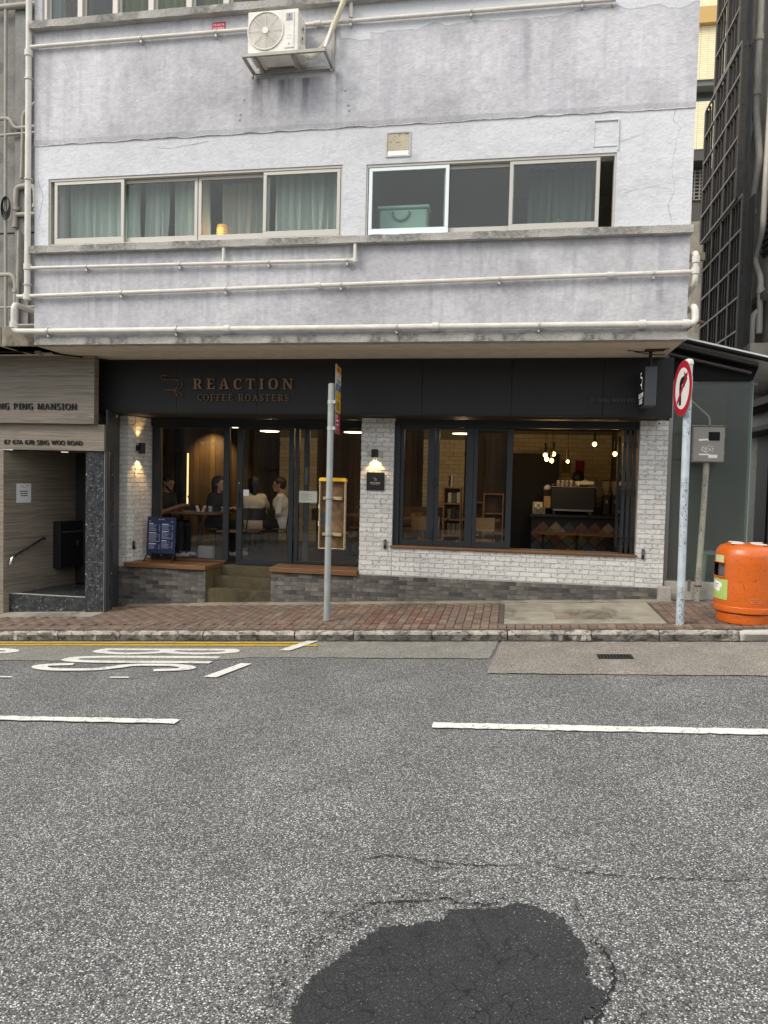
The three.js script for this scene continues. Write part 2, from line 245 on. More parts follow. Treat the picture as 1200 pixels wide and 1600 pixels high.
structure('road_cracks', 'thin dark cracks in the asphalt around the patch', 'cracks', [
  crack([[-.653, 6.773], [-.541, 6.713], [-.416, 6.731], [-.233, 6.759], [.001, 6.764], [.145, 6.72]], .008, .006, 1), crack([[.1, 6.7], [.23, 6.74], [.367, 6.781], [.61, 6.793], [.878, 6.78], [1.3, 6.75]], .0055, .006, 3),
  crack([[-.42, 6.735], [-.3, 6.80], [-.16, 6.79]], .007, .006, 4), crack([[-.6, 7.14], [-.34, 7.088], [-.235, 7.052], [-.153, 7.077], [-.021, 7.077], [.08, 7.03]], .008, .006, 5), crack([[.3, 7.0], [.328, 7.061], [.345, 7.148], [.33, 7.2]], .004, .006, 7),
  crack([[.35, 7.25], [.369, 7.27], [.42, 7.415], [.39, 7.555], [.348, 7.652], [.3, 7.78]], .01, .006, 9), crack([[-.9, 7.25], [-.76, 7.2], [-.62, 7.22]], .003, .006, 15), ...Array.from({ length: 44 }, (_, i) => { const a = 2.9 + 3.7 * hs(i, 1, 88), k = 1.02 + .35 * hs(i, 2, 88), x = -.15 + Math.cos(a) * .56 * k, z = 7.75 + Math.sin(a) * .66 * k, b = a + 1.57 + (hs(i, 3, 88) - .5) * 1.4, l = .04 + .12 * hs(i, 4, 88); return crack([[x, z], [x + Math.cos(b) * l * .5, z + Math.sin(b) * l * .5 + .01], [x + Math.cos(b) * l, z + Math.sin(b) * l]], .0055, .0062 + i * .00002, 300 + i * 3); })], M.crack);
structure('patch_cracks', 'fine cracks running through the dark asphalt patch', 'cracks', [
  crack([[-.12, 7.14], [-.06, 7.3], [-.02, 7.42], [.03, 7.5]], .003, .0165, 21), crack([[-.5, 7.5], [-.36, 7.42], [-.3, 7.47], [-.22, 7.46]], .0022, .0165, 23), crack([[.02, 7.22], [.12, 7.38], [.16, 7.46]], .003, .0165, 25), crack([[-.22, 7.22], [-.3, 7.34], [-.24, 7.5]], .0022, .0165, 27), crack([[-.06, 7.3], [-.2, 7.36], [-.3, 7.34]], .0018, .0165, 28), crack([[.1, 7.6], [.15, 7.75]], .0028, .0165, 29), crack([[-.1, 7.62], [-.02, 7.7], [0, 7.8]], .002, .0165, 31), ...Array.from({ length: 26 }, (_, i) => { const x = -.5 + .72 * hs(i, 1, 77), z = 7.28 + .4 * hs(i, 2, 77), a = hs(i, 3, 77) * 6.28, l = .06 + .1 * hs(i, 4, 77); return crack([[x, z], [x + Math.cos(a) * l * .5, z + Math.sin(a) * l * .6], [x + Math.cos(a + .6) * l, z + Math.sin(a + .6) * l]], .0026, .0165, 100 + i * 3); })], M.crack);
// loose stones round the patch
{
  const g = new THREE.IcosahedronGeometry(1, 0), im = new THREE.InstancedMesh(g, std(0xffffff, .9), 900), m4 = new THREE.Matrix4(), c = new THREE.Color();
  for (let i = 0; i < 900; i++) { const a = rr(2.6, 7), k = i < 420 ? rr(.98, 1.45) : rr(.97, 1.12), x = -.15 + Math.cos(a) * .58 * k, z = 7.75 + Math.sin(a) * .68 * k, s = rr(.0018, .0048) * (rnd() < .1 ? 1.5 : 1); m4.compose(V(x, roadY(x) + .006 + s * .3, z), new THREE.Quaternion().setFromEuler(new THREE.Euler(rr(0, 6), rr(0, 6), 0)), V(s, s * .7, s * rr(.7, 1.2))); im.setMatrixAt(i, m4); const q = i < 420 ? rr(.08, .34) : rr(.02, .07); im.setColorAt(i, c.setRGB(q, q * .96, q * .9)); }
  im.name = 'loose_gravel'; tag(sh(im), 'loose pale chippings scattered round the dark asphalt patch', 'gravel', null, 'stuff'); scene.add(im);
}
// painted markings
const paintC = tex(1024, 1024, (u, v, o) => { const n = fbm(u, v, 60, 60, 401, 3), c = fbm(u, v, 7, 7, 402, 3); let L = 232 + 40 * (n - .5); const k = sm(.62, .7, n * .7 + c * .35) * .6; S(o, L - 110 * k, L - 110 * k, L - 114 * k); }, true, [1, 1]);
M.paint = std(0xf4f2ea, .75, { map: paintC, bumpMap: roadB, bumpScale: .002 }); M.yellow = std(0xd8b02a, .75, { map: paintC });
const mark = (name, label, pts, up, mat, group) => { const m = structure(name, label, 'road marking', roadSheet(pts, up, .003), mat); if (group) m.userData.group = group; return m; };
const ragged = (x0, x1, z0, z1, n, a, s) => [...Array.from({ length: n + 1 }, (_, i) => [x0 + (x1 - x0) * i / n, z0 + (hs(i, 1, s) - .5) * a]), ...Array.from({ length: n + 1 }, (_, i) => [x1 - (x1 - x0) * i / n, z1 + (hs(i, 2, s) - .5) * a])];
mark('centre_line_dash', 'white centre line dash on the road beside the bus stop lettering', ragged(-5.2, -2.47, 4.81, 4.905, 40, .02, 1), .0105, M.paint);
mark('centre_line_dash', 'white centre line dash on the road level with the orange bin and the folding window', ragged(-.51, 3.4, 4.765, 4.875, 70, .016, 2), .0105, M.paint);
mark('yellow_line', 'yellow line on the road, the one closest to the kerb', ragged(-30, -2.16, 2.0, 2.065, 200, .012, 3), .0135, M.yellow);
mark('yellow_line', 'yellow line on the road, the one further from the kerb, ending at the white bar', ragged(-30, -2.08, 2.13, 2.2, 200, .012, 4), .0135, M.yellow);
mark('bay_end_bar', 'short white bar crossing the end of the yellow lines', [[-2.26, 1.95], [-2.13, 1.95], [-2.31, 2.44], [-2.44, 2.43]], .0175, M.paint);
mark('bay_end_bar', 'short white bar on the dark road beside the bus lettering', [[-2.66, 3.0], [-2.54, 3.02], [-2.7, 3.56], [-2.83, 3.54]], .0105, M.paint);
mark('bay_edge_dash', 'small worn white dash beside the letter S on the road', ragged(-3.77, -3.57, 3.575, 3.61, 8, .012, 5), .0105, M.paint, 'worn bay edge dashes');
mark('bay_edge_dash', 'small worn white dash on the road near the building entrance', ragged(-5.0, -4.8, 3.6, 3.635, 8, .012, 6), .0105, M.paint, 'worn bay edge dashes');
// elongated BUS STOP lettering, tops of the letters towards +x, read by traffic moving in +x
function roadLetter(kind, xb, xt, z0, z1) { // xb bottom, xt top; z0 left side, z1 right side
  const H = xt - xb, W = z1 - z0, t = W * .3, q = (a, b) => [xb + b * H, z0 + a * W]; // a across 0..1, b up 0..1
  const line = (pts, hw) => { // thick polyline: width differs along the road because letters are stretched
    const C = new THREE.CatmullRomCurve3(pts.map(([a, b]) => V(a, b, 0)), false, 'centripetal'), n = 48, A = [], B = [];
    for (let i = 0; i <= n; i++) { const p = C.getPoint(i / n), d = C.getTangent(i / n), nx = -d.y / H, ny = d.x / W; let L = Math.hypot(nx * W, ny * H) || 1; // normal in metric space
      const mx = -d.y * H, my = d.x * W, l = Math.hypot(mx, my) || 1; const ox = mx / l, oy = my / l; // (across, along)
      const wA = t * .5, wB = t * 1.1; A.push([xb + p.y * H + oy * wB, z0 + p.x * W + ox * wA]); B.unshift([xb + p.y * H - oy * wB, z0 + p.x * W - ox * wA]); }
    return roadSheet([...A, ...B], .0105 + hw * .001, .003);
  };
  const D = { B: [[[.1, 0], [.1, .5], [.1, 1]], [[.1, .97], [.6, .97], [.85, .77], [.6, .54], [.12, .52]], [[.12, .5], [.65, .48], [.92, .25], [.62, .03], [.1, .03]]], U: [[[.1, 1], [.1, .6], [.1, .25], [.25, .06], [.5, .03], [.75, .06], [.9, .25], [.9, .6], [.9, 1]]], S: [[[.9, .8], [.75, .95], [.4, .97], [.12, .85], [.15, .62], [.5, .52], [.85, .4], [.9, .16], [.6, .03], [.25, .04], [.08, .2]]], P: [[[.1, 0], [.1, .5], [.1, 1]], [[.1, .97], [.6, .97], [.9, .75], [.6, .5], [.12, .48]]] };
  return D[kind].map((p, i) => line(p, i));
}
[['B', -4.55, -2.95, 2.36, 2.62], ['U', -4.7, -3.0, 2.72, 3.0], ['S', -4.82, -3.12, 3.06, 3.34]].forEach(([k, a, b, z0, z1]) => tag(mesh('road_letter', roadLetter(k, a, b, z0, z1), M.paint), `long white road letter ${k} of the bus stop marking`, 'road marking', 'bus stop lettering', 'structure'));
tag(mesh('road_letter', roadLetter('S', -7.4, -5.6, 2.36, 2.62), M.paint), 'white road letter S of the word before the bus letters', 'road marking', 'bus stop lettering', 'structure');
structure('gutter_dirt', 'ragged line of dark dirt collected at the foot of the kerb', 'dirt', roadSheet([[-12, 1.88], [6, 1.88], ...Array.from({ length: 721 }, (_, i) => [6 - i * .025, 1.905 + .07 * Math.pow(fbm(i / 720, .3, 160, 9, 571, 4), 2) + .012 * hs(i, 1, 572)])], .0125), std(0x4c4842, 1, { map: concC }));
// gully grating
{ const g = thing('drain_grating', 'dark iron drain grating in the pale road strip', 'drain grating'); g.userData.kind = undefined; delete g.userData.kind;
  const y = roadY(1.06) + .006; g.position.set(1.06, y, 2.642); g.rotation.z = Math.atan(.06);
  mesh('grating_frame', [bx(-.165, 0, -.085, .165, .012, -.068), bx(-.165, 0, .068, .165, .012, .085), bx(-.165, 0, -.068, -.148, .012, .068), bx(.148, 0, -.068, .165, .012, .068)], std(0x2c2a28, .7, { metalness: .3 }), g);
  for (let i = 0; i < 10; i++) mesh('grating_bar', bx(-.142 + i * .0305, .001, -.068, -.128 + i * .0305, .0105, .068), M.frame, g);
  mesh('painted_pit_shade', bx(-.148, .0004, -.068, .148, .003, .068), M.dark, g); }  // flat dark plate, painted as the shade of the pit below the bars
// kerb stones
{ const k = structure('kerb', 'row of worn concrete kerb stones along the pavement', 'kerb'); const joints = [-9.6, -8.5, -7.3, -6.25, -5.45, -4.62, -3.55, -2.42, -1.72, -.82, .02, .92, 1.62, 2.42, 3.5, 4.4, 5.3, 6.2];
  for (let i = 0; i < joints.length - 1; i++) { const a = joints[i] + .006, b = joints[i + 1] - .006, L = b - a; let g = new THREE.BoxGeometry(L, .3, .15, Math.round(L / .05), 6, 5);
    const p = g.attributes.position, n = g.attributes.normal; for (let v = 0; v < p.count; v++) { let x = p.getX(v), y = p.getY(v), z = p.getZ(v); const W = x + i * 9; const ed = Math.max(0, (z + .075) / .15) * Math.max(0, (y + .15) / .3); const nz = fbm(W * .25 + 5, y * .6 + z * .7 + 3, 40, 40, 300 + i, 4) - .5;
      const c = Math.hypot(Math.max(0, z - .03), Math.max(0, y - .105)); if (c > .045) { const f = .045 / c; z = .03 + Math.max(0, z - .03) * f; y = .105 + Math.max(0, y - .105) * f; }
      if (Math.abs(x) > L / 2 - .03) { y -= .012 * (z > 0 ? 1 : .3) * hs(i, x > 0 ? 1 : 2, 9); }
      p.setXYZ(v, x, y + nz * .016, z + nz * .02); }
    g = toCreasedNormals(mergeVertices((g.deleteAttribute('uv'), g.deleteAttribute('normal'), g)), .8); const m = mesh('kerb_stone', shiftUV(uvm(g), i * .37, i * .21), i >= 13 && i < 16 ? M.kerbLight : M.kerb, k); m.position.set((a + b) / 2, roadY((a + b) / 2) - .028, 1.826 + (hs(i, 3, 4) - .5) * .012); m.rotation.z = Math.atan(.06); m.rotation.x = (hs(i, 1, 3) - .5) * .03; } }
// pavement: bed, slab cover, pavers
{
  const pv = structure('pavement', 'brick paved footway sloping along the shop front', 'pavement');
  const bedGeo = (x0, x1, z0, z1, up, th) => { const g = uvm(new THREE.BoxGeometry(x1 - x0, th, z1 - z0, 8, 1, 4).translate((x0 + x1) / 2, 0, (z0 + z1) / 2)); const p = g.attributes.position; for (let i = 0; i < p.count; i++) p.setY(i, p.getY(i) + paveY(p.getX(i), p.getZ(i)) + up - th / 2); g.computeVertexNormals(); return g; };
  mesh('paving_bed', bedGeo(-30, 30, -1.0, 1.75, -.012, .1), M.mortarP, pv);
  mesh('wall_skirting_strip', bedGeo(-5.5, 2.1, -.02, .2, .012, .1), M.slab, pv);
  mesh('wall_skirting_strip', bedGeo(-30, -5.57, .3, .98, .004, .1), M.slab, pv);
  const sl = mesh('concrete_slab', bedGeo(-.03, 1.76, .22, 1.53, .004, .1), M.slab, pv);
  mesh('slab_cover', bedGeo(.57, 1.22, .85, 1.28, .009, .1), std(0xc9bda9, .9, { map: concC, bumpMap: concB, bumpScale: .004 }), pv);
  mesh('slab_patch', bedGeo(-.03, .56, .3, .8, .008, .1), std(0xc8c3b8, .92, { map: concC }), pv);
  const vars = [0, 1, 2, 3].map(s => shiftUV(piece(.097, .196, .03, 2, 2, .004, .003, 500 + s * 7).rotateX(-Math.PI / 2), s * .17, s * .29));
  const cols = [0x8f7b6d, 0x8a766a, 0x968070, 0x857367, 0x8e7b6e, 0x988677, 0x8c7061, 0x85786f]; const mats = cols.map(c => std(c, .9, { map: paveC, bumpMap: concB, bumpScale: .003 }));
  const red = [5, 6].map(() => std(0x86655a, .9, { map: paveC, bumpMap: concB, bumpScale: .003 }));
  const list = [];
  for (let c = -92; c < 46; c++) for (let r = 0; r < 9; r++) {
    const border = r === 8; const x = c * .1 + .05, z = border ? 1.645 : 1.445 - (7 - r) * .2 + (c & 1 ? .1 : 0) - .1; if (z < (x < -5.57 ? 1.0 : .22) || (!border && z > 1.545)) continue;
    if (!border && x > -.06 && x < 1.8 && z < 1.55) continue;
    const X = x - (border ? 0 : 0); list.push([X, z, c, r]);
  }
  list.sort((a, b) => Math.hypot(a[0] * .8, a[1] - 10) - Math.hypot(b[0] * .8, b[1] - 10)); const vis = list.filter(p => p[0] > -7 && p[0] < 3.4);
  const rest = []; let n = 0; const put = ([x, z, c, r]) => { const o = new THREE.Object3D(); o.position.set(x, paveY(x, z) + (hs(c, r, 61) - .5) * .005 + .002, z); o.rotation.set(.02 + (hs(c, r, 62) - .5) * .02, 0, .06 + (hs(c, r, 63) - .5) * .03); return o; };
  const sel = new Set(vis.slice(0, 300));
  for (const p of list) { const o = put(p), [x, z, c, r] = p; const isRed = x > -1.75 && x < -.75 && z > .75 && z < 1.5; const mi = Math.floor(hs(c, r, 64) * mats.length);
    if (sel.has(p)) { const m = mesh('paver', vars[Math.floor(hs(c, r, 65) * 4)], isRed && hs(c, r, 66) < .75 ? red[0] : mats[mi], pv); m.position.copy(o.position); m.rotation.copy(o.rotation); } else rest.push([o, isRed && hs(c, r, 66) < .75 ? 0x86655a : cols[mi]]); }
  const im = new THREE.InstancedMesh(vars[0], std(0xffffff, .9, { map: paveC, bumpMap: concB, bumpScale: .003 }), rest.length), c = new THREE.Color(); rest.forEach(([o, k], i) => { o.updateMatrix(); im.setMatrixAt(i, o.matrix); im.setColorAt(i, c.set(k)); });
  im.name = 'far_pavers'; im.userData.kind = 'stuff'; sh(im); pv.add(im);
}

// ---------------------------------------------------------------- upper storeys of the building over the shop
const UZ = 1.6; // face of the overhanging storeys
const wallC = (() => {
  const X0 = -6.05, W = 7.95, Y0 = 3.3, H = 5.3;
  const cracks = [[[1.62, 5.82], [1.60, 5.7], [1.68, 5.62], [1.64, 5.5], [1.60, 5.2], [1.64, 4.95], [1.58, 4.8], [1.62, 4.62]], [[1.05, 4.92], [1.25, 4.98], [1.4, 4.99], [1.6, 4.97]], [[1.05, 5.5], [1.25, 5.56]], [[1.6, 5.1], [1.8, 5.06]], [[-5.95, 5.4], [-5.88, 5.2], [-5.95, 4.9], [-5.87, 4.7]], [[-4.6, 5.75], [-4.2, 5.7], [-3.7, 5.76]]];
  const seg = (x, y, a, b) => { const dx = b[0] - a[0], dy = b[1] - a[1], t = Math.max(0, Math.min(1, ((x - a[0]) * dx + (y - a[1]) * dy) / (dx * dx + dy * dy))); return Math.hypot(x - a[0] - t * dx, y - a[1] - t * dy); };
  const boxes = cracks.map(c => [Math.min(...c.map(p => p[0])) - .08, Math.max(...c.map(p => p[0])) + .08, Math.min(...c.map(p => p[1])) - .08, Math.max(...c.map(p => p[1])) + .08]);
  const drips = [[-3.05, 6.45, .16, .55, .9], [-2.75, 6.42, .12, .5, .7], [-2.45, 6.42, .2, .62, .9], [-2.1, 6.45, .06, .8, .8], [-1.85, 4.46, .25, .5, .35], [-3.46, 4.3, .12, .6, .4], [-5.9, 7.0, .2, 1.4, .35], [.0, 7.0, .08, 1.1, .3], [-.9, 7.0, .06, .9, .25], [-1.2, 5.47, .1, .2, .2], [1.55, 3.9, .1, .4, .3]];
  return tex(1536, 1024, (u, v, o, i, j) => {
    const x = X0 + u * W, y = Y0 + v * H;
    const big = fbm(u, v, 6, 4, 101, 5), mid = fbm(u, v, 26, 18, 102, 4), fine = fbm(u, v, 200, 140, 103, 2), strk = fbm(u, v, 130, 5, 104, 3), strk2 = fbm(u, v, 48, 3, 105, 3);
    const e = .02 * (fbm(u, v, 40, 3, 106, 3) - .5) * 2;
    const white = y > 4.56 && y < 5.83 + e;
    let r, g, b;
    if (white) { const L = 208 + 30 * (big - .5) + 26 * (mid - .5) + 16 * (fine - .5); r = L * .985; g = L * .993; b = L * 1.008; const k = sm(.6, .72, mid * .6 + fine * .45) * 14; r -= k; g -= k; b -= k; }
    else { const up = y >= 5.83; const L = (up ? 190 : 186) + 44 * (big - .5) + 40 * (mid - .5) + 20 * (fine - .5) + 11 * (strk - .5) + 12 * (strk2 - .5); r = L * .992; g = L * .991; b = L * 1.012;
      const y2 = y - (up ? 5.83 : 0); const dirt = sm(.5, .7, strk * .35 + mid * .4 + big * .3) * (up ? .7 : 1); r -= 24 * dirt; g -= 24 * dirt; b -= 23 * dirt;
      const pale = sm(.54, .66, fbm(u, v, 9, 5, 109, 5)); r += 12 * pale; g += 12 * pale; b += 11 * pale; }
    if (Math.abs(y - 5.853) < .033 + e * .4) { const k = .5 + .5 * mid; r -= 14 * k; g -= 15 * k; b -= 16 * k; if (fine > .6) { r -= 12; g -= 12; b -= 12; } }
    for (const [dx, dy, dw, dl, ds] of drips) { const t = (dy - y) / dl; if (t > 0 && t < 1 && Math.abs(x - dx) < dw) { const k = ds * sm(dw, dw * .3, Math.abs(x - dx)) * (1 - t) * (.35 + .9 * sm(.38, .62, strk * .7 + mid * .3)); r -= 62 * k; g -= 62 * k; b -= 60 * k; } }
    // ragged whiter repair plaster under the top right pipe
    if (y > 6.75 && x > -2.1) { const edge = 6.90 + .07 * (fbm(u, v, 30, 1, 107, 3) - .5) * 2 - (x < -1.75 ? .08 : 0); if (y > edge) { const k = .8; r += (212 - r) * k; g += (214 - g) * k; b += (218 - b) * k; if (y < edge + .012) { r -= 36; g -= 36; b -= 36; } } }
    for (let c = 0; c < cracks.length; c++) { const B = boxes[c]; if (x < B[0] || x > B[1] || y < B[2] || y > B[3]) continue; const w = .02 * (mid - .5) + .012 * (fine - .5); let d = 9; const C = cracks[c]; for (let q = 0; q < C.length - 1; q++) d = Math.min(d, seg(x + w, y + w, C[q], C[q + 1])); const k = (1 - sm(.001, .005, d)) * (.3 + .7 * sm(.4, .6, mid)); r -= 80 * k; g -= 80 * k; b -= 78 * k; }
    S(o, r, g, b);
  });
})();
wallC.wrapS = wallC.wrapT = THREE.ClampToEdgeWrapping;
M.wallU = std(0xffffff, .88, { map: wallC, bumpMap: plasB, bumpScale: .012 });
const planarU = g => { const p = g.attributes.position, u = g.attributes.uv; for (let i = 0; i < p.count; i++) u.setXY(i, (p.getX(i) + 6.05) / 7.95, (p.getY(i) - 3.3) / 5.3); return g; };
plasB.repeat.set(7.95 / 1.7, 5.3 / 1.7);
M.wallSide = std(0xc6c5ca, .9, { map: softC, bumpMap: concB, bumpScale: .004 });
const block = thing('apartment_building', 'pale grey plastered apartment block overhanging the dark shop front', 'building');
const XL = -6.0, XR = 1.825, YT = 8.6, BZ = 1.38;
{
  const w = (x0, y0, x1, y1, z = UZ) => planarU(bx(x0, y0, BZ, x1, y1, z));
  mesh('wall', [w(XL, 3.442, XR, 4.48), w(XL, 4.48, -5.81, 5.83), w(-2.04, 4.48, -1.76, 5.83), w(1.03, 4.48, XR, 5.83), w(-5.81, 5.41, -2.04, 5.83), w(-1.76, 5.395, 1.03, 5.83), w(-5.81, 4.48, -2.04, 4.585), w(-1.76, 4.48, 1.03, 4.57), w(XL, 5.83, XR, 7.2, UZ + .012), w(XL, 7.2, -5.9, YT, UZ + .012), w(.95, 7.2, XR, YT, UZ + .012)], M.wallU, block);
  mesh('plaster_ledge', (() => { const g = new THREE.BoxGeometry(XR - XL + .004, .06, .05, 160, 2, 1).translate((XL + XR) / 2, 5.853, UZ - .012); const p = g.attributes.position; for (let i = 0; i < p.count; i++) { const n = fbm((p.getX(i) + 7) / 10, .3, 60, 3, 33, 4) - .5; p.setY(i, p.getY(i) + n * .028); p.setZ(i, p.getZ(i) + n * .012); } g.computeVertexNormals(); return planarU(uvm(g)); })(), M.wallU, block);
  const rough = (x0, y0, z0, x1, y1, z1, s, a = .012) => { let g = new THREE.BoxGeometry(x1 - x0, y1 - y0, z1 - z0, Math.round((x1 - x0) / .05), 3, 2); const p = g.attributes.position, c = [(x0 + x1) / 2, (y0 + y1) / 2, (z0 + z1) / 2]; for (let i = 0; i < p.count; i++) { const X = p.getX(i), n = fbm((X + 9) / 20, (p.getY(i) + p.getZ(i)) * 2 + .5, 120, 10, s, 4) - .5, n2 = fbm((X + 9) / 20, .7, 60, 4, s + 9, 3) - .5; p.setXYZ(i, X + c[0], p.getY(i) + c[1] + n * a + n2 * a * .5, p.getZ(i) + c[2] + (p.getZ(i) > 0 ? n * a : 0)); } g.computeVertexNormals(); return uvm(g); };
  mesh('window_ledge', rough(XL - .02, 4.482, UZ - .1, XR + .012, 4.566, UZ + .085, 41), M.sillc, block);
  mesh('window_ledge', rough(XL - .02, 7.2, UZ - .1, .93, 7.29, UZ + .1, 43), M.sillc, block);
  mesh('soffit_edge_band', rough(XL + .02, 3.355, UZ - .12, XR + .005, 3.445, UZ + .03, 45, .008), M.sillc, block);
  mesh('soffit', bx(-12, 3.362, -.4, XR, 3.44, UZ - .121), M.soffit, block);
  mesh('side_wall', bx(XR - .2, 3.445, -3.6, XR - .002, YT, BZ - .002), M.wallSide, block); mesh('side_wall', bx(XL + .002, 3.445, -3.6, XL + .2, YT, BZ - .002), M.wallSide, block);
  mesh('blocked_vent', [rb(-1.52, 5.475, UZ - .02, -1.265, 5.735, UZ + .005, .004)], std(0xc4bba4, .9, { map: grimeC }), block);
  mesh('vent_frame', [bx(-1.535, 5.73, UZ, -1.25, 5.745, UZ + .012), bx(-1.535, 5.462, UZ, -1.25, 5.477, UZ + .012), bx(-1.535, 5.477, UZ, -1.52, 5.73, UZ + .012), bx(-1.265, 5.477, UZ, -1.25, 5.73, UZ + .012)], M.wallSide, block);
  mesh('vent_patch', rb(-1.515, 5.478, UZ, -1.27, 5.53, UZ + .009, .004), M.white, block);
  mesh('blocked_vent', [planarU(rb(.785, 5.475, UZ - .02, 1.03, 5.735, UZ - .002, .006)), planarU(rb(.775, 5.462, UZ - .01, .785, 5.745, UZ + .008, .003)), planarU(rb(1.03, 5.41, UZ - .01, 1.042, 5.75, UZ + .018, .004)), planarU(rb(.785, 5.735, UZ - .01, 1.03, 5.75, UZ + .016, .003)), planarU(rb(.785, 5.46, UZ - .01, 1.03, 5.472, UZ + .008, .003))], M.wallU, block);
  // rooms behind
  M.room = std(0xcfcac0, .9); M.roomDark = M.room;
  mesh('room_wall', [bx(XL + .22, 4.2, -1.6, -1.9, 5.9, -1.5), bx(-1.92, 4.2, -1.6, -1.88, 5.9, BZ - .004), bx(XL + .201, 4.2, -1.5, XL + .26, 5.9, BZ - .004)], M.room, block);
  mesh('room_wall', [bx(-1.85, 4.2, -1.1, XR - .22, 5.9, -1.0), bx(XR - .26, 4.2, -1, XR - .201, 5.9, BZ - .004)], M.roomDark, block);
  mesh('room_floor', bx(XL + .21, 4.1, -1.6, XR - .21, 4.19, BZ - .004), M.roomDark, block);
  mesh('room_ceiling', bx(XL + .21, 5.92, -1.6, XR - .21, 6.0, BZ - .004), M.room, block);
  mesh('room_floor', bx(XL + .21, 7.0, -2.6, XR - .21, 7.19, BZ - .004), M.roomDark, block);
  mesh('room_wall', bx(XL + .21, 7.2, -2.6, XR - .21, 8.59, -2.5), M.room, block);
  mesh('roof_slab', bx(XL, YT, -3.6, XR, YT + .1, UZ), M.wallSide, block);
}
// sliding windows: outer frame, then sashes on two tracks
function slider(x0, x1, y0, y1, sashes, mats = []) {
  const w = new THREE.Group(); w.name = 'window'; block.add(w);
  const f = .03, z0 = UZ - .12, z1 = UZ - .012;
  mesh('frame', [rb(x0, y1 - f, z0, x1, y1, z1, .003), rb(x0, y0, z0, x1, y0 + f * .8, z1 - .004, .003), rb(x0, y0 + f * .8, z0, x0 + f * .7, y1 - f, z1 - .002, .003), rb(x1 - f * .7, y0 + f * .8, z0, x1, y1 - f, z1 - .002, .003)], M.alu, w);
  sashes.forEach(([a, b, track, m, bot = .07], i) => { const s = .04, zz = track ? UZ - .05 : UZ - .1, y2 = y0 + f * .8 + .002, y3 = y1 - f - .002, mat = m || M.alu;
    mesh('sash', [rb(a, y3 - s, zz, b, y3, zz + .03, .003), rb(a, y2, zz, b, y2 + bot, zz + .03, .003), rb(a, y2 + bot, zz + .001, a + s, y3 - s, zz + .031, .003), rb(b - s, y2 + bot, zz + .001, b, y3 - s, zz + .031, .003)], mat, w);
    mesh('pane', bx(a + s - .004, y2 + bot - .004, zz + .012, b - s + .004, y3 - s + .004, zz + .017), M.glassTint, w); });
  return w;
}
slider(-5.81, -2.04, 4.585, 5.41, [[-5.74, -4.80, 1], [-4.86, -3.86, 0], [-3.85, -2.95, 0], [-3.01, -2.07, 1]]);
slider(-1.76, 1.03, 4.57, 5.395, [[-1.73, -.80, 1, M.aluWhite], [-.86, -.07, 0], [-.12, .86, 1]]);
{ // window row of the next storey
  const xs = [-5.88, -5.40, -4.93, -4.46, -3.97, -3.50, -2.95, -2.45, -1.95, -1.4, -.8, -.2, .4, .94];
  const w = new THREE.Group(); w.name = 'window'; block.add(w); mesh('frame', [...xs.map((x, i) => rb(x - .03, 7.30, UZ - .11, x + .03, 8.55, UZ - .01, .003)), bx(-5.85, 8.5, UZ - .1, .91, 8.55, UZ - .02)], M.alu, w);
  for (let i = 0; i < xs.length - 1; i++) { const a = xs[i] + .031, b = xs[i + 1] - .031; mesh('sash', [rb(a, 7.292, UZ - .09, b, 7.345, UZ - .05, .003), rb(a, 7.345, UZ - .088, a + .03, 8.5, UZ - .052, .003), rb(b - .03, 7.345, UZ - .088, b, 8.5, UZ - .052, .003)], M.alu, w); mesh('pane', bx(a + .026, 7.341, UZ - .074, b - .026, 8.5, UZ - .069), M.glassTint, w); }
}
// curtains
function curtain(x0, x1, y0, y1, z, n, amp, mat, label, group, s) {
  const N = Math.round((x1 - x0) / .008), pos = [], idx = []; for (let j = 0; j <= 8; j++) for (let i = 0; i <= N; i++) { const t = i / N, y = y0 + (y1 - y0) * j / 8, ph = t * n * 6.283 + 1.6 * (vn(t * 7, j * .16, 99, 99, s) - .5) * 2; pos.push(x0 + (x1 - x0) * t + .01 * Math.sin(ph * 1.3 + j * .1), y, z + amp * Math.sin(ph) * (.65 + .5 * vn(t * 9, 1, 99, 9, s + 2))); }
  for (let j = 0; j < 8; j++) for (let i = 0; i < N; i++) { const a = j * (N + 1) + i; idx.push(a, a + 1, a + N + 2, a, a + N + 2, a + N + 1); }
  const g = new THREE.BufferGeometry(); g.setAttribute('position', new THREE.Float32BufferAttribute(pos, 3)); g.setIndex(idx); g.computeVertexNormals(); return single('curtain', label, 'curtain', uvm(g), mat, group);
}
M.curtain = new THREE.MeshPhysicalMaterial({ color: 0xd6d8d4, roughness: .95, transmission: .15, thickness: 0 }); M.curtain2 = new THREE.MeshPhysicalMaterial({ color: 0x8c8a3a, roughness: .95, transmission: .25, thickness: 0 });
curtain(-5.7, -4.72, 4.5, 5.45, 1.3, 9, .03, M.curtain, 'pale curtain behind the end pane of the long sliding window, beside the white downpipe', null, 1);
curtain(-4.68, -4.36, 4.5, 5.45, 1.28, 4, .03, M.curtain, 'narrow pale curtain left of the dark gap in the long sliding window', null, 2);
curtain(-4.26, -3.8, 4.5, 5.45, 1.3, 5, .03, M.curtain, 'pale curtain between the dark gap and the lit lamp in the long window', null, 3);
curtain(-3.72, -3.15, 4.5, 5.45, 1.1, 5, .03, M.curtain, 'pale curtain hanging behind the lit woven lamp', null, 4);
curtain(-2.95, -2.1, 4.5, 5.45, 1.3, 9, .035, M.curtain, 'pale curtain behind the open sash at the vent side of the long window', null, 5);
curtain(-4.95, -4.1, 7.22, 8.5, 1.3, 8, .04, M.curtain2, 'olive green curtain in the upper window row, above the bare wall', 'olive curtains in the upper window row', 6);
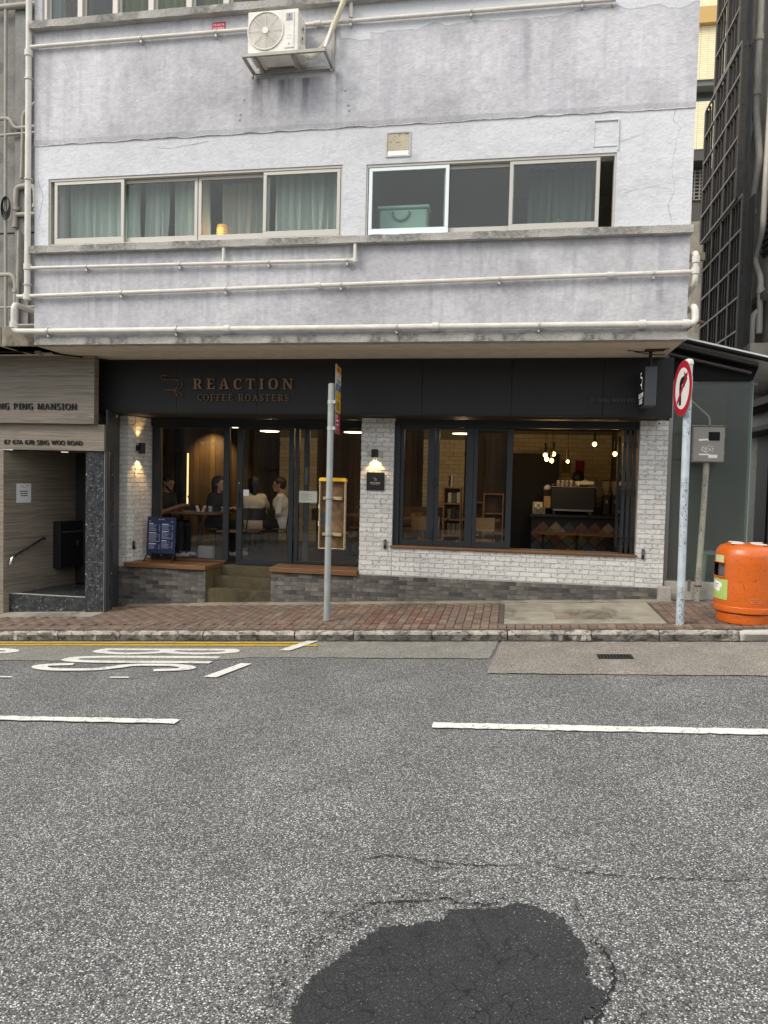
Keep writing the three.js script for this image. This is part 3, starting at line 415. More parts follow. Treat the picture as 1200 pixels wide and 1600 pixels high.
curtain(-3.9, -3.45, 7.22, 8.5, 1.3, 5, .04, M.curtain2, 'olive green curtain in the upper window row, above the red notice', 'olive curtains in the upper window row', 7);
curtain(-5.86, -5.42, 7.22, 8.5, 1.28, 3, .02, std(0x5a3a2c, .9), 'brown curtain in the corner pane of the upper window row', null, 8);
curtain(-2.2, -1.0, 7.22, 8.5, 1.3, 9, .04, M.curtain2, 'olive green curtain in the upper window row, above the air conditioner', 'olive curtains in the upper window row', 9);
{ // woven lamp glowing in the window
  const l = thing('table_lamp', 'small lit woven lamp behind the first floor window', 'lamp', [-3.66, 4.72, 1.24]);
  const e = new THREE.MeshStandardMaterial({ color: 0xd9b070, roughness: .8, emissive: 0xffb060, emissiveIntensity: .4 });
  mesh('lamp_shade', lathe([[.07, 0], [.074, .03], [.07, .12], [.06, .17], [.045, .175]], 20), e, l); for (let k = 0; k < 5; k++) mesh('weave_ring', new THREE.TorusGeometry(.0745 - .002 * k, .003, 5, 20).rotateX(Math.PI / 2).translate(0, .02 + k * .03, 0), std(0x8a6432, .8), l); mesh('lamp_base', lathe([[0, -.52], [.06, -.52], [.06, -.5], [.012, -.48], [.012, .02]], 14), M.woodDark, l);
  const p = new THREE.PointLight(0xffb060, .06); p.position.set(0, .08, .12); p.castShadow = true; l.add(p);
  // washing-up tub and plants behind the other window
  const t = thing('plastic_tub', 'pale plastic tub with a curved handle standing in the window', 'tub', [-1.36, 4.55, 1.2]);
  mesh('tub_body', rb(-.3, 0, -.1, .29, .44, .1, .035, 4), std(0xa8c4bd, .5), t); mesh('rim', rb(-.32, .44, -.12, .31, .475, .12, .015, 3), std(0xb8cfc8, .5), t); mesh('handle', new THREE.TorusGeometry(.1, .012, 8, 20, Math.PI).rotateZ(Math.PI).translate(-.03, .4, .115), std(0x6d8c85, .5), t);
  single('window_counter', 'dark counter inside the sliding window with the tub', 'counter', bx(-1.84, 4.2, .8, 1.5, 4.545, 1.36), M.roomDark);
  curtain(.1, .8, 4.55, 5.4, 1.25, 7, .02, std(0x5b625e, .9), 'dark blind behind the last sash of the tub window', null, 12);
  const pl = thing('pot_plant', 'small green pot plant behind the last sash of the tub window', 'plant', [.46, 4.546, 1.32]); mesh('pot', lathe([[0, 0], [.045, 0], [.055, .07], [.048, .07], [0, .06]], 14), std(0x7b8a80, .7), pl);
  for (let k = 0; k < 9; k++) { const g = new THREE.SphereGeometry(1, 6, 4).scale(.05, .006, .022).translate(.05, 0, 0).rotateZ(rr(.2, 1.1)).rotateY(k * .7).translate(0, .08 + rr(0, .1), 0); mesh('leaf', g, std(0x5f8a5a, .7), pl); }
}
// ---------------------------------------------------------------- pipes on the facade
function wallPipe(label, pts, r, clips, mat = M.pipeW, group, name = 'drain_pipe') {
  const t = thing(name, label, 'pipe', [0, 0, 0], 0, group); mesh('tube', pipe(pts, r, .07, 12), mat, t);
  for (const c of clips) { const [x, y, z, ax = 'x', kind = 'clip'] = c; const g = new THREE.CylinderGeometry(r * 1.35, r * 1.35, kind === 'clip' ? .02 : .07, 12); if (ax === 'x') g.rotateZ(Math.PI / 2); if (ax === 'z') g.rotateX(Math.PI / 2); g.translate(x, y, z); const gs = [g]; if (kind === 'clip') gs.push(ax === 'y' ? bx(x - .012, y - .01, UZ - .01, x + .012, y + .01, z - r) : bx(x - .01, y - r - .035, UZ - .002, x + .01, y - r + .004, z + .012)); mesh(kind === 'clip' ? 'pipe_clip' : 'pipe_socket', gs, kind === 'clip' ? M.clip : mat, t); }
  return t;
}
const pz = UZ + .055;
wallPipe('thin pale pipe across the wall behind the air conditioner', [[-6.04, 7.005, pz], [.95, 6.99, pz]], .022, [[-4.55, 7.003, pz], [-3.6, 7.0, pz], [-1.97, 7.0, pz], [-.6, 6.995, pz], [.6, 6.992, pz], [.93, 6.99, pz], [-2.36, 7, pz, 'x', 'socket']]);
wallPipe('short upright pipe above the thin wall pipe beside the white hose', [[-1.97, 7.03, pz], [-1.97, 8.3, pz]], .022, []);
wallPipe('thin pale pipe under the long window with two short risers', [[-6.02, 4.305, pz], [-1.87, 4.292, pz]], .021, [[-5.25, 4.303, pz], [-4.02, 4.3, pz], [-2.9, 4.297, pz], [-1.95, 4.294, pz]]);
{ const t = scene.children[scene.children.length - 1]; mesh('riser', [pipe([[-1.87, 4.292, pz], [-1.86, 4.3, pz], [-1.86, 4.33, pz], [-1.862, 4.52, pz]], .021, .03, 12), rod([-1.862, 4.5, pz], [-1.862, 4.53, pz], .027), rod([-1.86, 4.27, pz], [-1.86, 4.32, pz], .027)], M.pipeW, t); mesh('riser', [rod([-3.465, 4.3, pz], [-3.465, 4.53, pz], .021), rod([-3.465, 4.49, pz], [-3.465, 4.52, pz], .026)], M.pipeW, t); }
wallPipe('long thin pipe rising gently across the wall above the thick pipe', [[-6.2, 3.955, pz], [-6.05, 3.957, pz], [1.86, 4.07, pz]], .025, [[-4.78, 3.976, pz], [-3.43, 3.995, pz], [-2.02, 4.015, pz], [-.2, 4.04, pz], [-2.3, 4.012, pz, 'x', 'socket'], [1.0, 4.058, pz, 'x', 'socket'], [1.45, 4.064, pz]]);
wallPipe('thick white pipe along the foot of the upper wall', [[-6.24, 3.86, 1.2], [-6.24, 3.86, pz + .01], [-6.24, 3.52, pz + .01], [-5.9, 3.515, pz + .01], [1.9, 3.515, pz + .01], [1.9, 3.72, pz - .05], [1.85, 3.72, 1.1]], .036, [[-5.76, 3.516, pz + .01], [-4.05, 3.516, pz + .01], [-1.35, 3.516, pz + .01], [.25, 3.516, pz + .01], [-3.4, 3.516, pz + .01, 'x', 'socket'], [-.9, 3.516, pz + .01, 'x', 'socket'], [1.35, 3.516, pz + .01, 'x', 'socket'], [-6.24, 3.6, pz + .01, 'y', 'socket'], [1.8, 3.515, pz + .01, 'x', 'socket']]);
wallPipe('white vertical downpipe down the corner of the plastered block', [[-6.045, 8.5, pz], [-6.06, 3.9, pz]], .036, [[-6.05, 6.93, pz, 'y', 'socket'], [-6.05, 6.62, pz, 'y'], [-6.05, 5.4, pz, 'y'], [-6.055, 4.32, pz, 'y', 'socket'], [-6.055, 4.1, pz, 'y'], [-6.06, 3.95, pz, 'y', 'socket']]);
wallPipe('short white pipe bend at the far end of the rising pipe', [[1.88, 4.28, 1.45], [1.88, 4.28, pz], [1.88, 3.95, pz], [1.88, 3.9, 1.3], [1.88, 3.6, 1.25]], .03, [[1.88, 4.2, pz, 'y', 'socket'], [1.88, 4.08, pz, 'y', 'socket']]);
// ---------------------------------------------------------------- air conditioner on its bracket
{
  const t = thing('air_conditioner', 'white air conditioner condenser on a wall bracket', 'air conditioner', [-2.787, 6.527, 1.83]); const W = .585, H = .455, D = .3, white = std(0xeeece6, .45, { map: softC });
  const fx = -.085, fy = .235, fr = .205;
  const hole = Array.from({ length: 40 }, (_, i) => [fx + fr * Math.cos(i / 40 * 6.2832), fy + fr * Math.sin(i / 40 * 6.2832)]);
  mesh('front_panel', ext([[-W / 2 + .006, .006], [W / 2 - .006, .006], [W / 2 - .006, H - .006], [-W / 2 + .006, H - .006]], .012, .006, [hole]).translate(0, 0, D / 2 - .018), white, t);
  mesh('casing', [rb(-W / 2, 0, -D / 2, W / 2, .02, D / 2 - .02, .006), rb(-W / 2, H - .02, -D / 2, W / 2, H, D / 2 - .02, .006), rb(-W / 2, .02, -D / 2, -W / 2 + .015, H - .02, D / 2 - .02, .003), rb(W / 2 - .015, .02, -D / 2, W / 2, H - .02, D / 2 - .02, .003), bx(-W / 2 + .02, .02, -D / 2, W / 2 - .02, H - .02, -D / 2 + .01)], white, t);
  mesh('fan_shroud', [new THREE.CylinderGeometry(fr + .002, fr + .002, .14, 40, 1, true).rotateX(Math.PI / 2).translate(fx, fy, D / 2 - .09), disc(fx, fy, D / 2 - .2, fr + .02, .01, 40)], std(0x3b3d3f, .8), t);
  const bl = []; for (let k = 0; k < 3; k++) bl.push(new THREE.PlaneGeometry(.17, .15, 4, 4).translate(.1, 0, 0).rotateX(.5).rotateZ(k * 2.094 + .4).translate(fx, fy, D / 2 - .1)); for (const g of bl) mesh('fan_blade', g, std(0x4c4f52, .6, { side: THREE.DoubleSide }), t);
  mesh('grille_rim', new THREE.TorusGeometry(fr, .009, 8, 48).translate(fx, fy, D / 2 + .004), white, t); const rings = []; for (let k = 1; k < 13; k++) rings.push(new THREE.TorusGeometry(.035 + k * .0135, .0024, 4, 40).translate(fx, fy, D / 2 + .014 - k * .0007)); mesh('grille_ring', rings, white, t).userData.kind = 'stuff';
  const sp = []; for (let k = 0; k < 8; k++) { const a = k / 8 * 6.2832; sp.push(rod([fx + .03 * Math.cos(a), fy + .03 * Math.sin(a), D / 2 + .015], [fx + fr * Math.cos(a), fy + fr * Math.sin(a), D / 2 + .006], .0028, .0028, 6)); } mesh('grille_spoke', sp, white, t); mesh('grille_hub', disc(fx, fy, D / 2 + .014, .036, .012, 28), white, t);
  mesh('side_strip', rb(W / 2 - .155, .03, D / 2 - .003, W / 2 - .045, H - .03, D / 2 + .009, .006, 3), white, t);
  const dec = canvasTex(256, 256, (c, w, h) => { c.fillStyle = '#9a9aa2'; c.fillRect(0, 0, w, h); c.fillStyle = '#26262e'; c.beginPath(); c.arc(w / 2, 78, 30, 0, 7); c.fill(); c.fillStyle = '#9a9aa2'; c.fillRect(w / 2 - 4, 66, 8, 26); c.fillStyle = '#2b2b33'; c.font = 'bold 44px sans-serif'; c.textAlign = 'center'; c.fillText('GREE', w / 2, 165); c.fillRect(40, 195, 176, 8); c.fillRect(60, 215, 136, 8); });
  mesh('brand_plate', new THREE.PlaneGeometry(.075, .085).translate(W / 2 - .1, H - .09, D / 2 + .0102), std(0xffffff, .6, { map: dec }), t);
  const lb = canvasTex(256, 256, (c, w, h) => { c.fillStyle = '#e6e5e0'; c.fillRect(0, 0, w, h); c.strokeStyle = '#6a6d74'; c.lineWidth = 5; for (let i = 0; i < 6; i++) c.strokeRect(30 + i % 3 * 70, 30 + (i / 3 | 0) * 60, 40, 26); c.fillStyle = '#3a3d44'; c.font = 'italic bold 58px sans-serif'; c.fillText('R32', 70, 228); });
  mesh('rating_label', new THREE.PlaneGeometry(.07, .14).translate(W / 2 - .1, .115, D / 2 + .0102), std(0xffffff, .6, { map: lb }), t);
  mesh('valve_cover', [rb(W / 2, .0, -.12, W / 2 + .05, .11, .05, .01), rb(W / 2, .3, -.05, W / 2 + .012, .34, .03, .004), rb(W / 2, .16, -.02, W / 2 + .012, .23, .05, .004)], white, t); mesh('side_slot', [bx(W / 2 + .0122, .31, -.03, W / 2 + .014, .33, .02), bx(W / 2 + .0122, .18, 0, W / 2 + .014, .21, .04)], M.dark, t);
  for (const s of [-1, 1]) mesh('foot', rb(s * .2 - .03, -.014, -.17, s * .2 + .03, -.001, .17, .003), white, t);
  const b = thing('wall_bracket', 'galvanised metal bracket holding the air conditioner', 'bracket', [0, 0, 0]), gm = std(0xa9a7a2, .55, { metalness: .4, map: softC });
  const y = 6.497; mesh('front_rail', rb(-3.14, y - .018, 1.98, -2.17, y + .018, 2.01, .003), gm, b); mesh('back_rail', rb(-3.14, y - .018, 1.63, -2.17, y + .018, 1.66, .003), gm, b);
  for (const x of [-3.13, -2.18]) { mesh('side_arm', rb(x - .015, y - .02, 1.66, x + .015, y + .014, 1.98, .003), gm, b); }
  mesh('upright', rb(-2.2, y - .02, 1.61, -2.16, 7.12, 1.63, .003), gm, b); mesh('strut', bar([-2.18, 7.0, 1.64], [-2.18, 6.515, 2.0], .03, .03), M.pipeW, b);
  for (const x of [-3.0, -2.56]) mesh('cross_rail', rb(x - .015, y - .03, 1.66, x + .015, y + .011, 1.979, .003), gm, b);
  for (const [x, yy] of [[-3.13, 6.43], [-2.18, 6.45]]) mesh('hook', [rod([x, yy + .04, 1.66], [x, yy, 1.66], .012), rod([x, yy, 1.66], [x, yy - .01, 1.7], .012)], gm, b);
  const hz = single('hose', 'thick cream pipe sleeve rising from the air conditioner', 'hose', pipe([[-2.46, 6.57, 1.8], [-2.4, 6.55, 1.78], [-2.25, 6.7, 1.72], [-2.13, 6.97, 1.72], [-2.06, 7.12, 1.74], [-1.9, 7.5, 1.76], [-1.75, 8.3, 1.75]], .03, .12, 12), std(0xd9d3ba, .7, { map: softC }));
}
{ const t = canvasTex(256, 160, (c, w, h) => { c.fillStyle = '#a5283a'; c.fillRect(0, 0, w, h); c.strokeStyle = '#f3dcdc'; c.lineWidth = 9; c.lineCap = 'butt'; let q = 7; const r = () => (q = q * 16807 % 2147483647) / 2147483647; for (let row = 0; row < 2; row++) for (let i = 0; i < 7; i++) { const x = 14 + i * 33, y = 16 + row * 68; c.lineWidth = 4; for (let k = 0; k < 4; k++) { c.beginPath(); if (k % 2) { const xx = x + 4 + r() * 18; c.moveTo(xx, y + 4); c.lineTo(xx, y + 52); } else { const yy = y + 6 + r() * 40; c.moveTo(x, yy); c.lineTo(x + 26, yy); } c.stroke(); } } });
  const s = thing('wall_notice', 'small red notice with white characters on the upper wall', 'sign'); mesh('board', bx(-3.665, 7.03, UZ + .012, -3.5, 7.135, UZ + .018), std(0xa5283a, .6), s); mesh('print', new THREE.PlaneGeometry(.16, .1).translate(-3.5825, 7.0825, UZ + .0186), std(0xffffff, .6, { map: t }), s); }
for (const [x, y, i] of [[-3.26, 6.22, 0], [-3.3, 6.05, 0], [-3.31, 5.99, 0], [-1.99, 6.08, 1], [-1.98, 6.02, 1], [-2.03, 6.25, 1]]) single('wall_anchor', i ? 'rough pale plug hole in the wall below the bracket upright' : 'rough pale plug hole in the wall below the condenser fan', 'wall plug', [new THREE.IcosahedronGeometry(.018, 1).scale(1, 1.2, .3).translate(x, y, UZ + .012), new THREE.CylinderGeometry(.006, .006, .01, 8).rotateX(Math.PI / 2).translate(x + .003, y - .004, UZ + .02)], M.wallSide, i ? 'plug holes below the bracket upright' : 'plug holes below the condenser fan');

// ---------------------------------------------------------------- shop front
const serifB = await new FontLoader().loadAsync('fonts/droid/droid_serif_bold.typeface.json');
const serifR = await new FontLoader().loadAsync('fonts/droid/droid_serif_regular.typeface.json');
const sansR = await new FontLoader().loadAsync('fonts/droid/droid_sans_regular.typeface.json');
function letters(font, str, x0, x1, y, h, z, depth, mat, parent, cap = .72) { // letters spread evenly from x0 to x1 on a plane facing +z
  const H_ = new TextGeometry('H', { font, size: 1, depth: .1 }); H_.computeBoundingBox(); const size = h / (H_.boundingBox.max.y - H_.boundingBox.min.y), gl = [...str].map(ch => { if (ch === ' ') return { w: size * .42 }; const g = new TextGeometry(ch, { font, size, depth, curveSegments: 5, bevelEnabled: false }); g.computeBoundingBox(); const b = g.boundingBox; return { g: g.translate(-b.min.x, 0, 0), w: b.max.x - b.min.x }; });
  const gap = (x1 - x0 - gl.reduce((a, q) => a + q.w, 0)) / (gl.length - 1); let x = x0; for (const q of gl) { if (q.g) mesh('letter', q.g.translate(x, y, z), mat, parent); x += q.w + gap; }
}
// fascia
{
  const f = thing('shop_sign_board', 'long charcoal fascia board with bronze shop lettering', 'sign board'); const s = [-5.8, -4.621, -3.449, -2.31, -1.185, -.03, 1.108, 1.945];
  for (let i = 0; i < s.length - 1; i++) mesh('panel', rb(s[i] + .002, 2.634, .425, s[i + 1] - .002, 3.36, .45, .0025), M.fascia, f);
  mesh('box', [bx(-5.795, 2.66, .05, 1.94, 3.36, .424)], M.black, f); mesh('underside', bx(-5.79, 2.628, -.62, 1.935, 2.659, .424), std(0x3a3530, .6), f); mesh('edge_trim', rb(-5.8, 2.616, .40, 1.945, 2.633, .452, .003), M.black, f);
  letters(serifB, 'REACTION', -4.367, -2.935, 2.95, .142, .462, .02, M.bronze, f); letters(serifR, 'COFFEE ROASTERS', -4.298, -2.993, 2.793, .087, .46, .016, M.bronze2, f);
  const L = p => p.map(([x, y]) => [-4.851 + (x - 345) / 123 * .327, 3.146 - (y - 93) / 145 * .3]);
  const tubes = [[[380, 96], [362, 95], [350, 102], [347, 114], [353, 123], [368, 125], [405, 125], [428, 128], [440, 142], [442, 160], [436, 178], [424, 189]], [[380, 96], [371, 99], [366, 110], [369, 121]], [[405, 125], [440, 127], [459, 140], [466, 158], [458, 178], [440, 190], [415, 193], [368, 192], [368, 197], [414, 198], [440, 203], [458, 216], [468, 236]], [[414, 198], [428, 208], [436, 222], [438, 237]]];
  mesh('logo', tubes.map(p => { const c = new THREE.CatmullRomCurve3(L(p).map(([x, y]) => V(x, y, 0)), false, 'centripetal'); return new THREE.TubeGeometry(c, 40, .0062, 6).scale(1, 1, 1.6).translate(0, 0, .466); }), M.bronze, f);
  letters(serifB, '67 SING WOO RD.', .951, 1.502, 2.80, .05, .458, .012, M.letterMetal, f);
}
// brick laying
function layBricks(parent, p0, p1, y0, y1, o) {
  const dx = p1[0] - p0[0], dz = p1[1] - p0[1], Len = Math.hypot(dx, dz), ux = dx / Len, uz = dz / Len, a = Math.atan2(-uz, ux), rows = Math.round((y1 - y0) / o.H), H = (y1 - y0) / rows, j = o.joint;
  for (let r = 0; r < rows; r++) { const off = (r % 2 ? .5 : 0) * (o.L) + (hs(r, o.s, 3) - .5) * o.L * .12 - o.L + (o.ph || 0); for (let k = 0; ; k++) { let a0 = off + k * o.L, a1 = a0 + o.L; if (a0 >= Len) break; a0 = Math.max(0, a0); a1 = Math.min(Len, a1); if (a1 - a0 < .03) continue; if (o.skip && o.skip(p0[0] + ux * (a0 + a1) / 2, y0 + (r + .5) * H)) continue;
    const w = a1 - a0 - j, q = Math.floor(hs(r, k, o.s) * o.geos.length), m = mesh('brick', o.geos[q], o.mats[Math.floor(hs(r, k, o.s + 1) * o.mats.length)], parent); m.scale.set(w / (o.L - j), (H - j) / (o.H - j), 1); const mid = (a0 + a1) / 2; const pr = (hs(r, k, o.s + 2) - .5) * .004; const nx = Math.sin(a), nz = Math.cos(a); m.position.set(p0[0] + ux * mid + nx * pr, y0 + (r + .5) * H, p0[1] + uz * mid + nz * pr); m.rotation.y = a; m.rotation.z = (hs(r, k, o.s + 4) - .5) * .008; } }
}
const wGeo = [0, 1, 2, 3, 4, 5].map(s => shiftUV(piece(.2, .061, .014, 4, 1, .004, .0045, 700 + s * 11), s * .23, s * .31));
const gGeo = [0, 1, 2, 3, 4, 5].map(s => shiftUV(piece(.197, .056, .012, 4, 1, .003, .004, 800 + s * 11), s * .23, s * .31));
const wMat = [0xe8e8e7, 0xe1e1df, 0xeeeeed, 0xdcdcd9, 0xe5e5e4].map(c => std(c, .8, { map: grimeC, bumpMap: grimeB, bumpScale: .004 }));
const gMat = [0x6d6b69, 0x7a7774, 0x807d79, 0x5c5a59, 0x75726d, 0x88847e, 0x656463].map(c => std(c, .85, { map: paveC, bumpMap: concB, bumpScale: .003 }));
const white = { L: .206, H: .0655, joint: .005, geos: wGeo, mats: wMat }, grey = { L: .2, H: .06, joint: .005, geos: gGeo, mats: gMat };
const TOP = 2.618;
{ // left pier: flat front, then curving back to the window
  const w = thing('white_brick_pier', 'white painted brick pier curving in behind the menu board', 'brick wall'); const pts = [[-5.78, 0], [-5.6, 0], [-5.555, -.03], [-5.53, -.1], [-5.46, -.5]];
  layBricks(w, pts[0], pts[1], .385, TOP, { ...white, s: 1 }); layBricks(w, pts[1], pts[3], .385, TOP, { ...white, s: 1, ph: .1 }); layBricks(w, pts[3], pts[4], .455, TOP, { ...white, s: 2 });
  mesh('mortar', [ext([[-5.79, .005], [-5.603, .005], [-5.54, .092], [-5.47, .5], [-5.47, .6], [-5.79, .6]], TOP - .38).rotateX(-Math.PI / 2).translate(0, .38, 0)], M.mortarW, w);
}
{ const w = thing('white_brick_wall', 'white painted brick wall framing the folding window', 'brick wall');
  layBricks(w, [-2.08, 0], [-1.61, 0], .43, TOP, { ...white, s: 11 }); layBricks(w, [-1.61, 0], [1.645, 0], .43, .82, { ...white, s: 14 }); layBricks(w, [1.645, 0], [2.005, 0], .42, TOP, { ...white, s: 17 });
  mesh('mortar', [bx(-2.074, .4, -.16, -1.612, TOP, -.006), bx(-1.611, .4, -.16, 1.644, .82, -.0065), bx(1.645, .4, -.16, 1.999, TOP, -.006), bx(-2.07, .4, -.56, -1.95, TOP, -.161)], M.mortarW, w);
  const rr_ = { ...white, s: 19 }; layBricks(w, [-2.078, -.55], [-2.078, -.004], .47, TOP, { ...rr_, L: .23 });
}
{ const w = thing('grey_brick_base', 'grey brick base under the long ledge with the menu board', 'brick wall'); layBricks(w, [-5.76, .03], [-4.345, .03], -.28, .38, { ...grey, s: 21 }); mesh('mortar', [ext([[-5.755, -.024], [-4.35, -.024], [-4.26, .6], [-5.755, .6]], .7).rotateX(-Math.PI / 2).translate(0, -.32, 0)], M.mortarG, w); }
{ const w = thing('grey_brick_base', 'grey brick base running from the steps under the white brick wall', 'brick wall'); layBricks(w, [-3.35, .03], [-2.09, .03], -.16, .405, { ...grey, s: 25 }); layBricks(w, [-2.09, .03], [1.935, .03], -.11, .425, { ...grey, s: 28, skip: (x, y) => y < paveY(x, 0) - .07 });
  mesh('mortar', [bx(-3.345, -.3, -.56, -2.09, .405, .024), bx(-2.09, -.3, -.16, 1.93, .42, .024)], M.mortarG, w); }
// ledges
const plank = (pts, y, h, r = .006) => ext(pts, h - 2 * r, r).rotateX(-Math.PI / 2).translate(0, y + r, 0);
single('wooden_ledge', 'worn brown wooden seat ledge carrying the menu board', 'ledge', uvm(plank([[-5.6, -.065], [-4.335, -.065], [-4.25, .44], [-5.46, .44], [-5.56, .05]], .388, .064)), M.wood);
single('wooden_ledge', 'worn brown wooden seat ledge between the steps and the white brick pier', 'ledge', uvm(plank([[-3.355, -.065], [-2.095, -.065], [-2.095, .44], [-3.38, .44]], .408, .068)), M.wood);
single('window_sill', 'long wooden sill under the folding window', 'sill', uvm(plank([[-1.625, -.03], [1.655, -.03], [1.655, .29], [-1.625, .29]], .822, .032)), M.wood);
single('wood_strip', 'dark wooden strip at the foot of the fixed café window', 'trim', rb(-5.0, .455, -.44, -4.21, .492, -.4, .005), M.woodDark);
{ const s = thing('entrance_steps', 'stained brown concrete steps up to the café door', 'steps'); const m = std(0x7d7256, .9, { map: concC, bumpMap: concB, bumpScale: .003 }); mesh('step', rb(-4.34, -.4, -.2, -3.352, .118, -.01, .01), m, s); mesh('step', rb(-4.3, -.4, -.38, -3.352, .28, -.201, .01), m, s); mesh('landing', rb(-4.26, -.4, -.62, -3.352, .425, -.381, .01), m, s); mesh('side_wall', ext([[-4.345, 0], [-4.338, 0], [-4.258, .44], [-4.265, .44]], .7).rotateX(-Math.PI / 2).translate(0, -.31, 0), std(0x8d8459, .85, { map: concC }), s); }
// café windows and door at the recessed plane
const WZ = -.5;
function glazed(g, x0, x1, y0, y1, z, l, r, b, t, d = .05, nm = ['frame', 'pane']) { mesh(nm[0], [rb(x0, y0, z - d / 2, x0 + l, y1, z + d / 2, .004), rb(x1 - r, y0, z - d / 2, x1, y1, z + d / 2, .004), rb(x0 + l, y0, z - d / 2 + .001, x1 - r, y0 + b, z + d / 2 - .001, .004), rb(x0 + l, y1 - t, z - d / 2 + .001, x1 - r, y1, z + d / 2 - .001, .004)], M.frame, g); mesh(nm[1], bx(x0 + l - .006, y0 + b - .006, z - .004, x1 - r + .006, y1 - t + .006, z + .004), M.glass, g); }
{ const a = thing('café_window'.replace('é', 'e'), 'dark framed fixed window showing the couple at the table', 'window'); glazed(a, -5.45, -4.2, .455, 2.5, WZ, .125, .095, .045, .02);
  const h = thing('door_header', 'dark metal header bar above the café door and windows', 'frame'); mesh('bar', rb(-5.46, 2.501, WZ - .06, -1.98, 2.62, WZ + .05, .004), M.frame, h); mesh('light_strip', rb(-4.17, 2.49, WZ - .05, -4.09, 2.5, WZ + .02, .003), new THREE.MeshStandardMaterial({ color: 0xfff2d8, emissive: 0xffe9c4, emissiveIntensity: 1.3 }), h);
  const d = thing('cafe_door', 'dark framed glass door standing slightly open above the steps', 'door'); glazed(d, -4.075, -3.19, .43, 2.488, WZ + .01, .09, .075, .085, .02); mesh('handle', [rb(-4.05, 1.3, WZ + .036, -4.02, 1.52, WZ + .06, .006)], M.black, d); mesh('pivot', disc(-4.03, .5, WZ + .038, .022, .012, 20), M.black, d); mesh('lock', disc(-4.035, 1.66, WZ + .037, .014, .01, 14), M.steel, d);
  mesh('paper_notice', bx(-3.975, 1.47, WZ + .016, -3.885, 1.565, WZ + .018), M.paper, d);
  const b = thing('cafe_window', 'dark framed fixed window behind the bus stop pole', 'window'); glazed(b, -3.17, -2.0, .48, 2.5, WZ, .06, .05, .04, .02); mesh('mullion', rb(-3.045, .5, WZ - .03, -2.96, 2.5, WZ - .008, .003), M.frame, b);
  const nt = canvasTex(512, 330, (c, w, h) => { c.fillStyle = '#cfd2c4'; c.fillRect(0, 0, w, h); c.strokeStyle = '#7b8272'; c.lineWidth = 6; c.strokeRect(6, 6, w - 12, h - 12); c.fillStyle = '#5b5f56'; for (let i = 0; i < 7; i++) c.fillRect(50, 60 + i * 34, 220 + (i * 97 % 190), 9); });
  mesh('notice', bx(-3.11, 1.395, WZ + .0045, -2.83, 1.57, WZ + .006), M.paper, b); mesh('notice_print', new THREE.PlaneGeometry(.278, .173).translate(-2.97, 1.4825, WZ + .0066), std(0xffffff, .8, { map: nt }), b);
  const vt = canvasTex(64, 512, (c, w, h) => { c.fillStyle = '#1d242c'; c.fillRect(0, 0, w, h); c.fillStyle = '#77746a'; c.save(); c.translate(46, 490); c.rotate(-Math.PI / 2); c.font = 'bold 46px sans-serif'; c.fillText('OPENING', 0, 0); c.restore(); }); mesh('opening_hours', new THREE.PlaneGeometry(.078, .62).translate(-3.0, 1.95, WZ - .0068), std(0xffffff, .7, { map: vt }), b);
  const sg = canvasTex(512, 64, (c, w, h) => { c.clearRect(0, 0, w, h); c.fillStyle = '#f3ead8'; c.save(); c.translate(w, 0); c.scale(-1, 1); c.font = 'italic bold 50px serif'; c.fillText('.bdMILLSIONS', 10, 48); c.restore(); }); const gm = new THREE.MeshStandardMaterial({ color: 0xffffff, roughness: .6, map: sg, transparent: true, alphaTest: .3 }); const im = mesh('painted_sign_reflection', new THREE.PlaneGeometry(.5, .06).translate(-4.56, 2.25, WZ - .02), gm, a);  // mirrored letters paint in the reflection of a sign across the street
}
// folding window
{ const f = thing('folding_window', 'dark framed folding window, three panels closed and the rest folded open', 'window'); const y0 = .856, y1 = 2.5, Z = -.1; mesh('frame', [rb(-1.612, .854, Z - .05, -1.53, 2.58, Z + .05, .004), rb(1.655, .854, Z - .05, 1.7, 2.58, Z + .05, .004), rb(-1.529, 2.503, Z - .05, 1.654, 2.605, Z + .05, .004)], M.frame, f);
  const P = [[-1.528, -1.047], [-1.044, -.517], [-.514, .014]]; P.forEach(([a, b], i) => { const g = new THREE.Group(); g.name = 'panel'; f.add(g); glazed(g, a, b, y0, y1, Z, .055 + (i ? 0 : -.005), i < 2 ? .1 : .078, .08, .025, .045, ['panel_frame', 'pane']); });
  for (const [x, y] of [[-1.046, 1.74], [-1.075, 1.02]]) mesh('hinge', rb(x - .022, y - .055, Z + .024, x + .022, y + .055, Z + .04, .004), M.black, f);
  for (const x of [1.47, 1.535, 1.6]) { const g = new THREE.Group(); g.name = 'panel'; f.add(g); mesh('panel_frame', [rb(x - .02, y0, Z - .03, x + .02, y1, Z + .02, .003), rb(x - .02, y0, Z - .52, x + .02, y1, Z - .47, .003), rb(x - .018, y0, Z - .469, x + .018, y0 + .08, Z - .031, .003), rb(x - .018, y1 - .06, Z - .469, x + .018, y1, Z - .031, .003)], M.frame, g); mesh('pane', bx(x - .004, y0 + .076, Z - .472, x + .004, y1 - .056, Z - .028), M.glass, g); for (const y of [1.05, 1.67, 2.3]) mesh('hinge', [rb(x - .012, y - .04, Z + .02, x + .028, y - .005, Z + .034, .004), rb(x - .012, y + .005, Z + .02, x + .028, y + .04, Z + .034, .004)], M.black, g); }
}
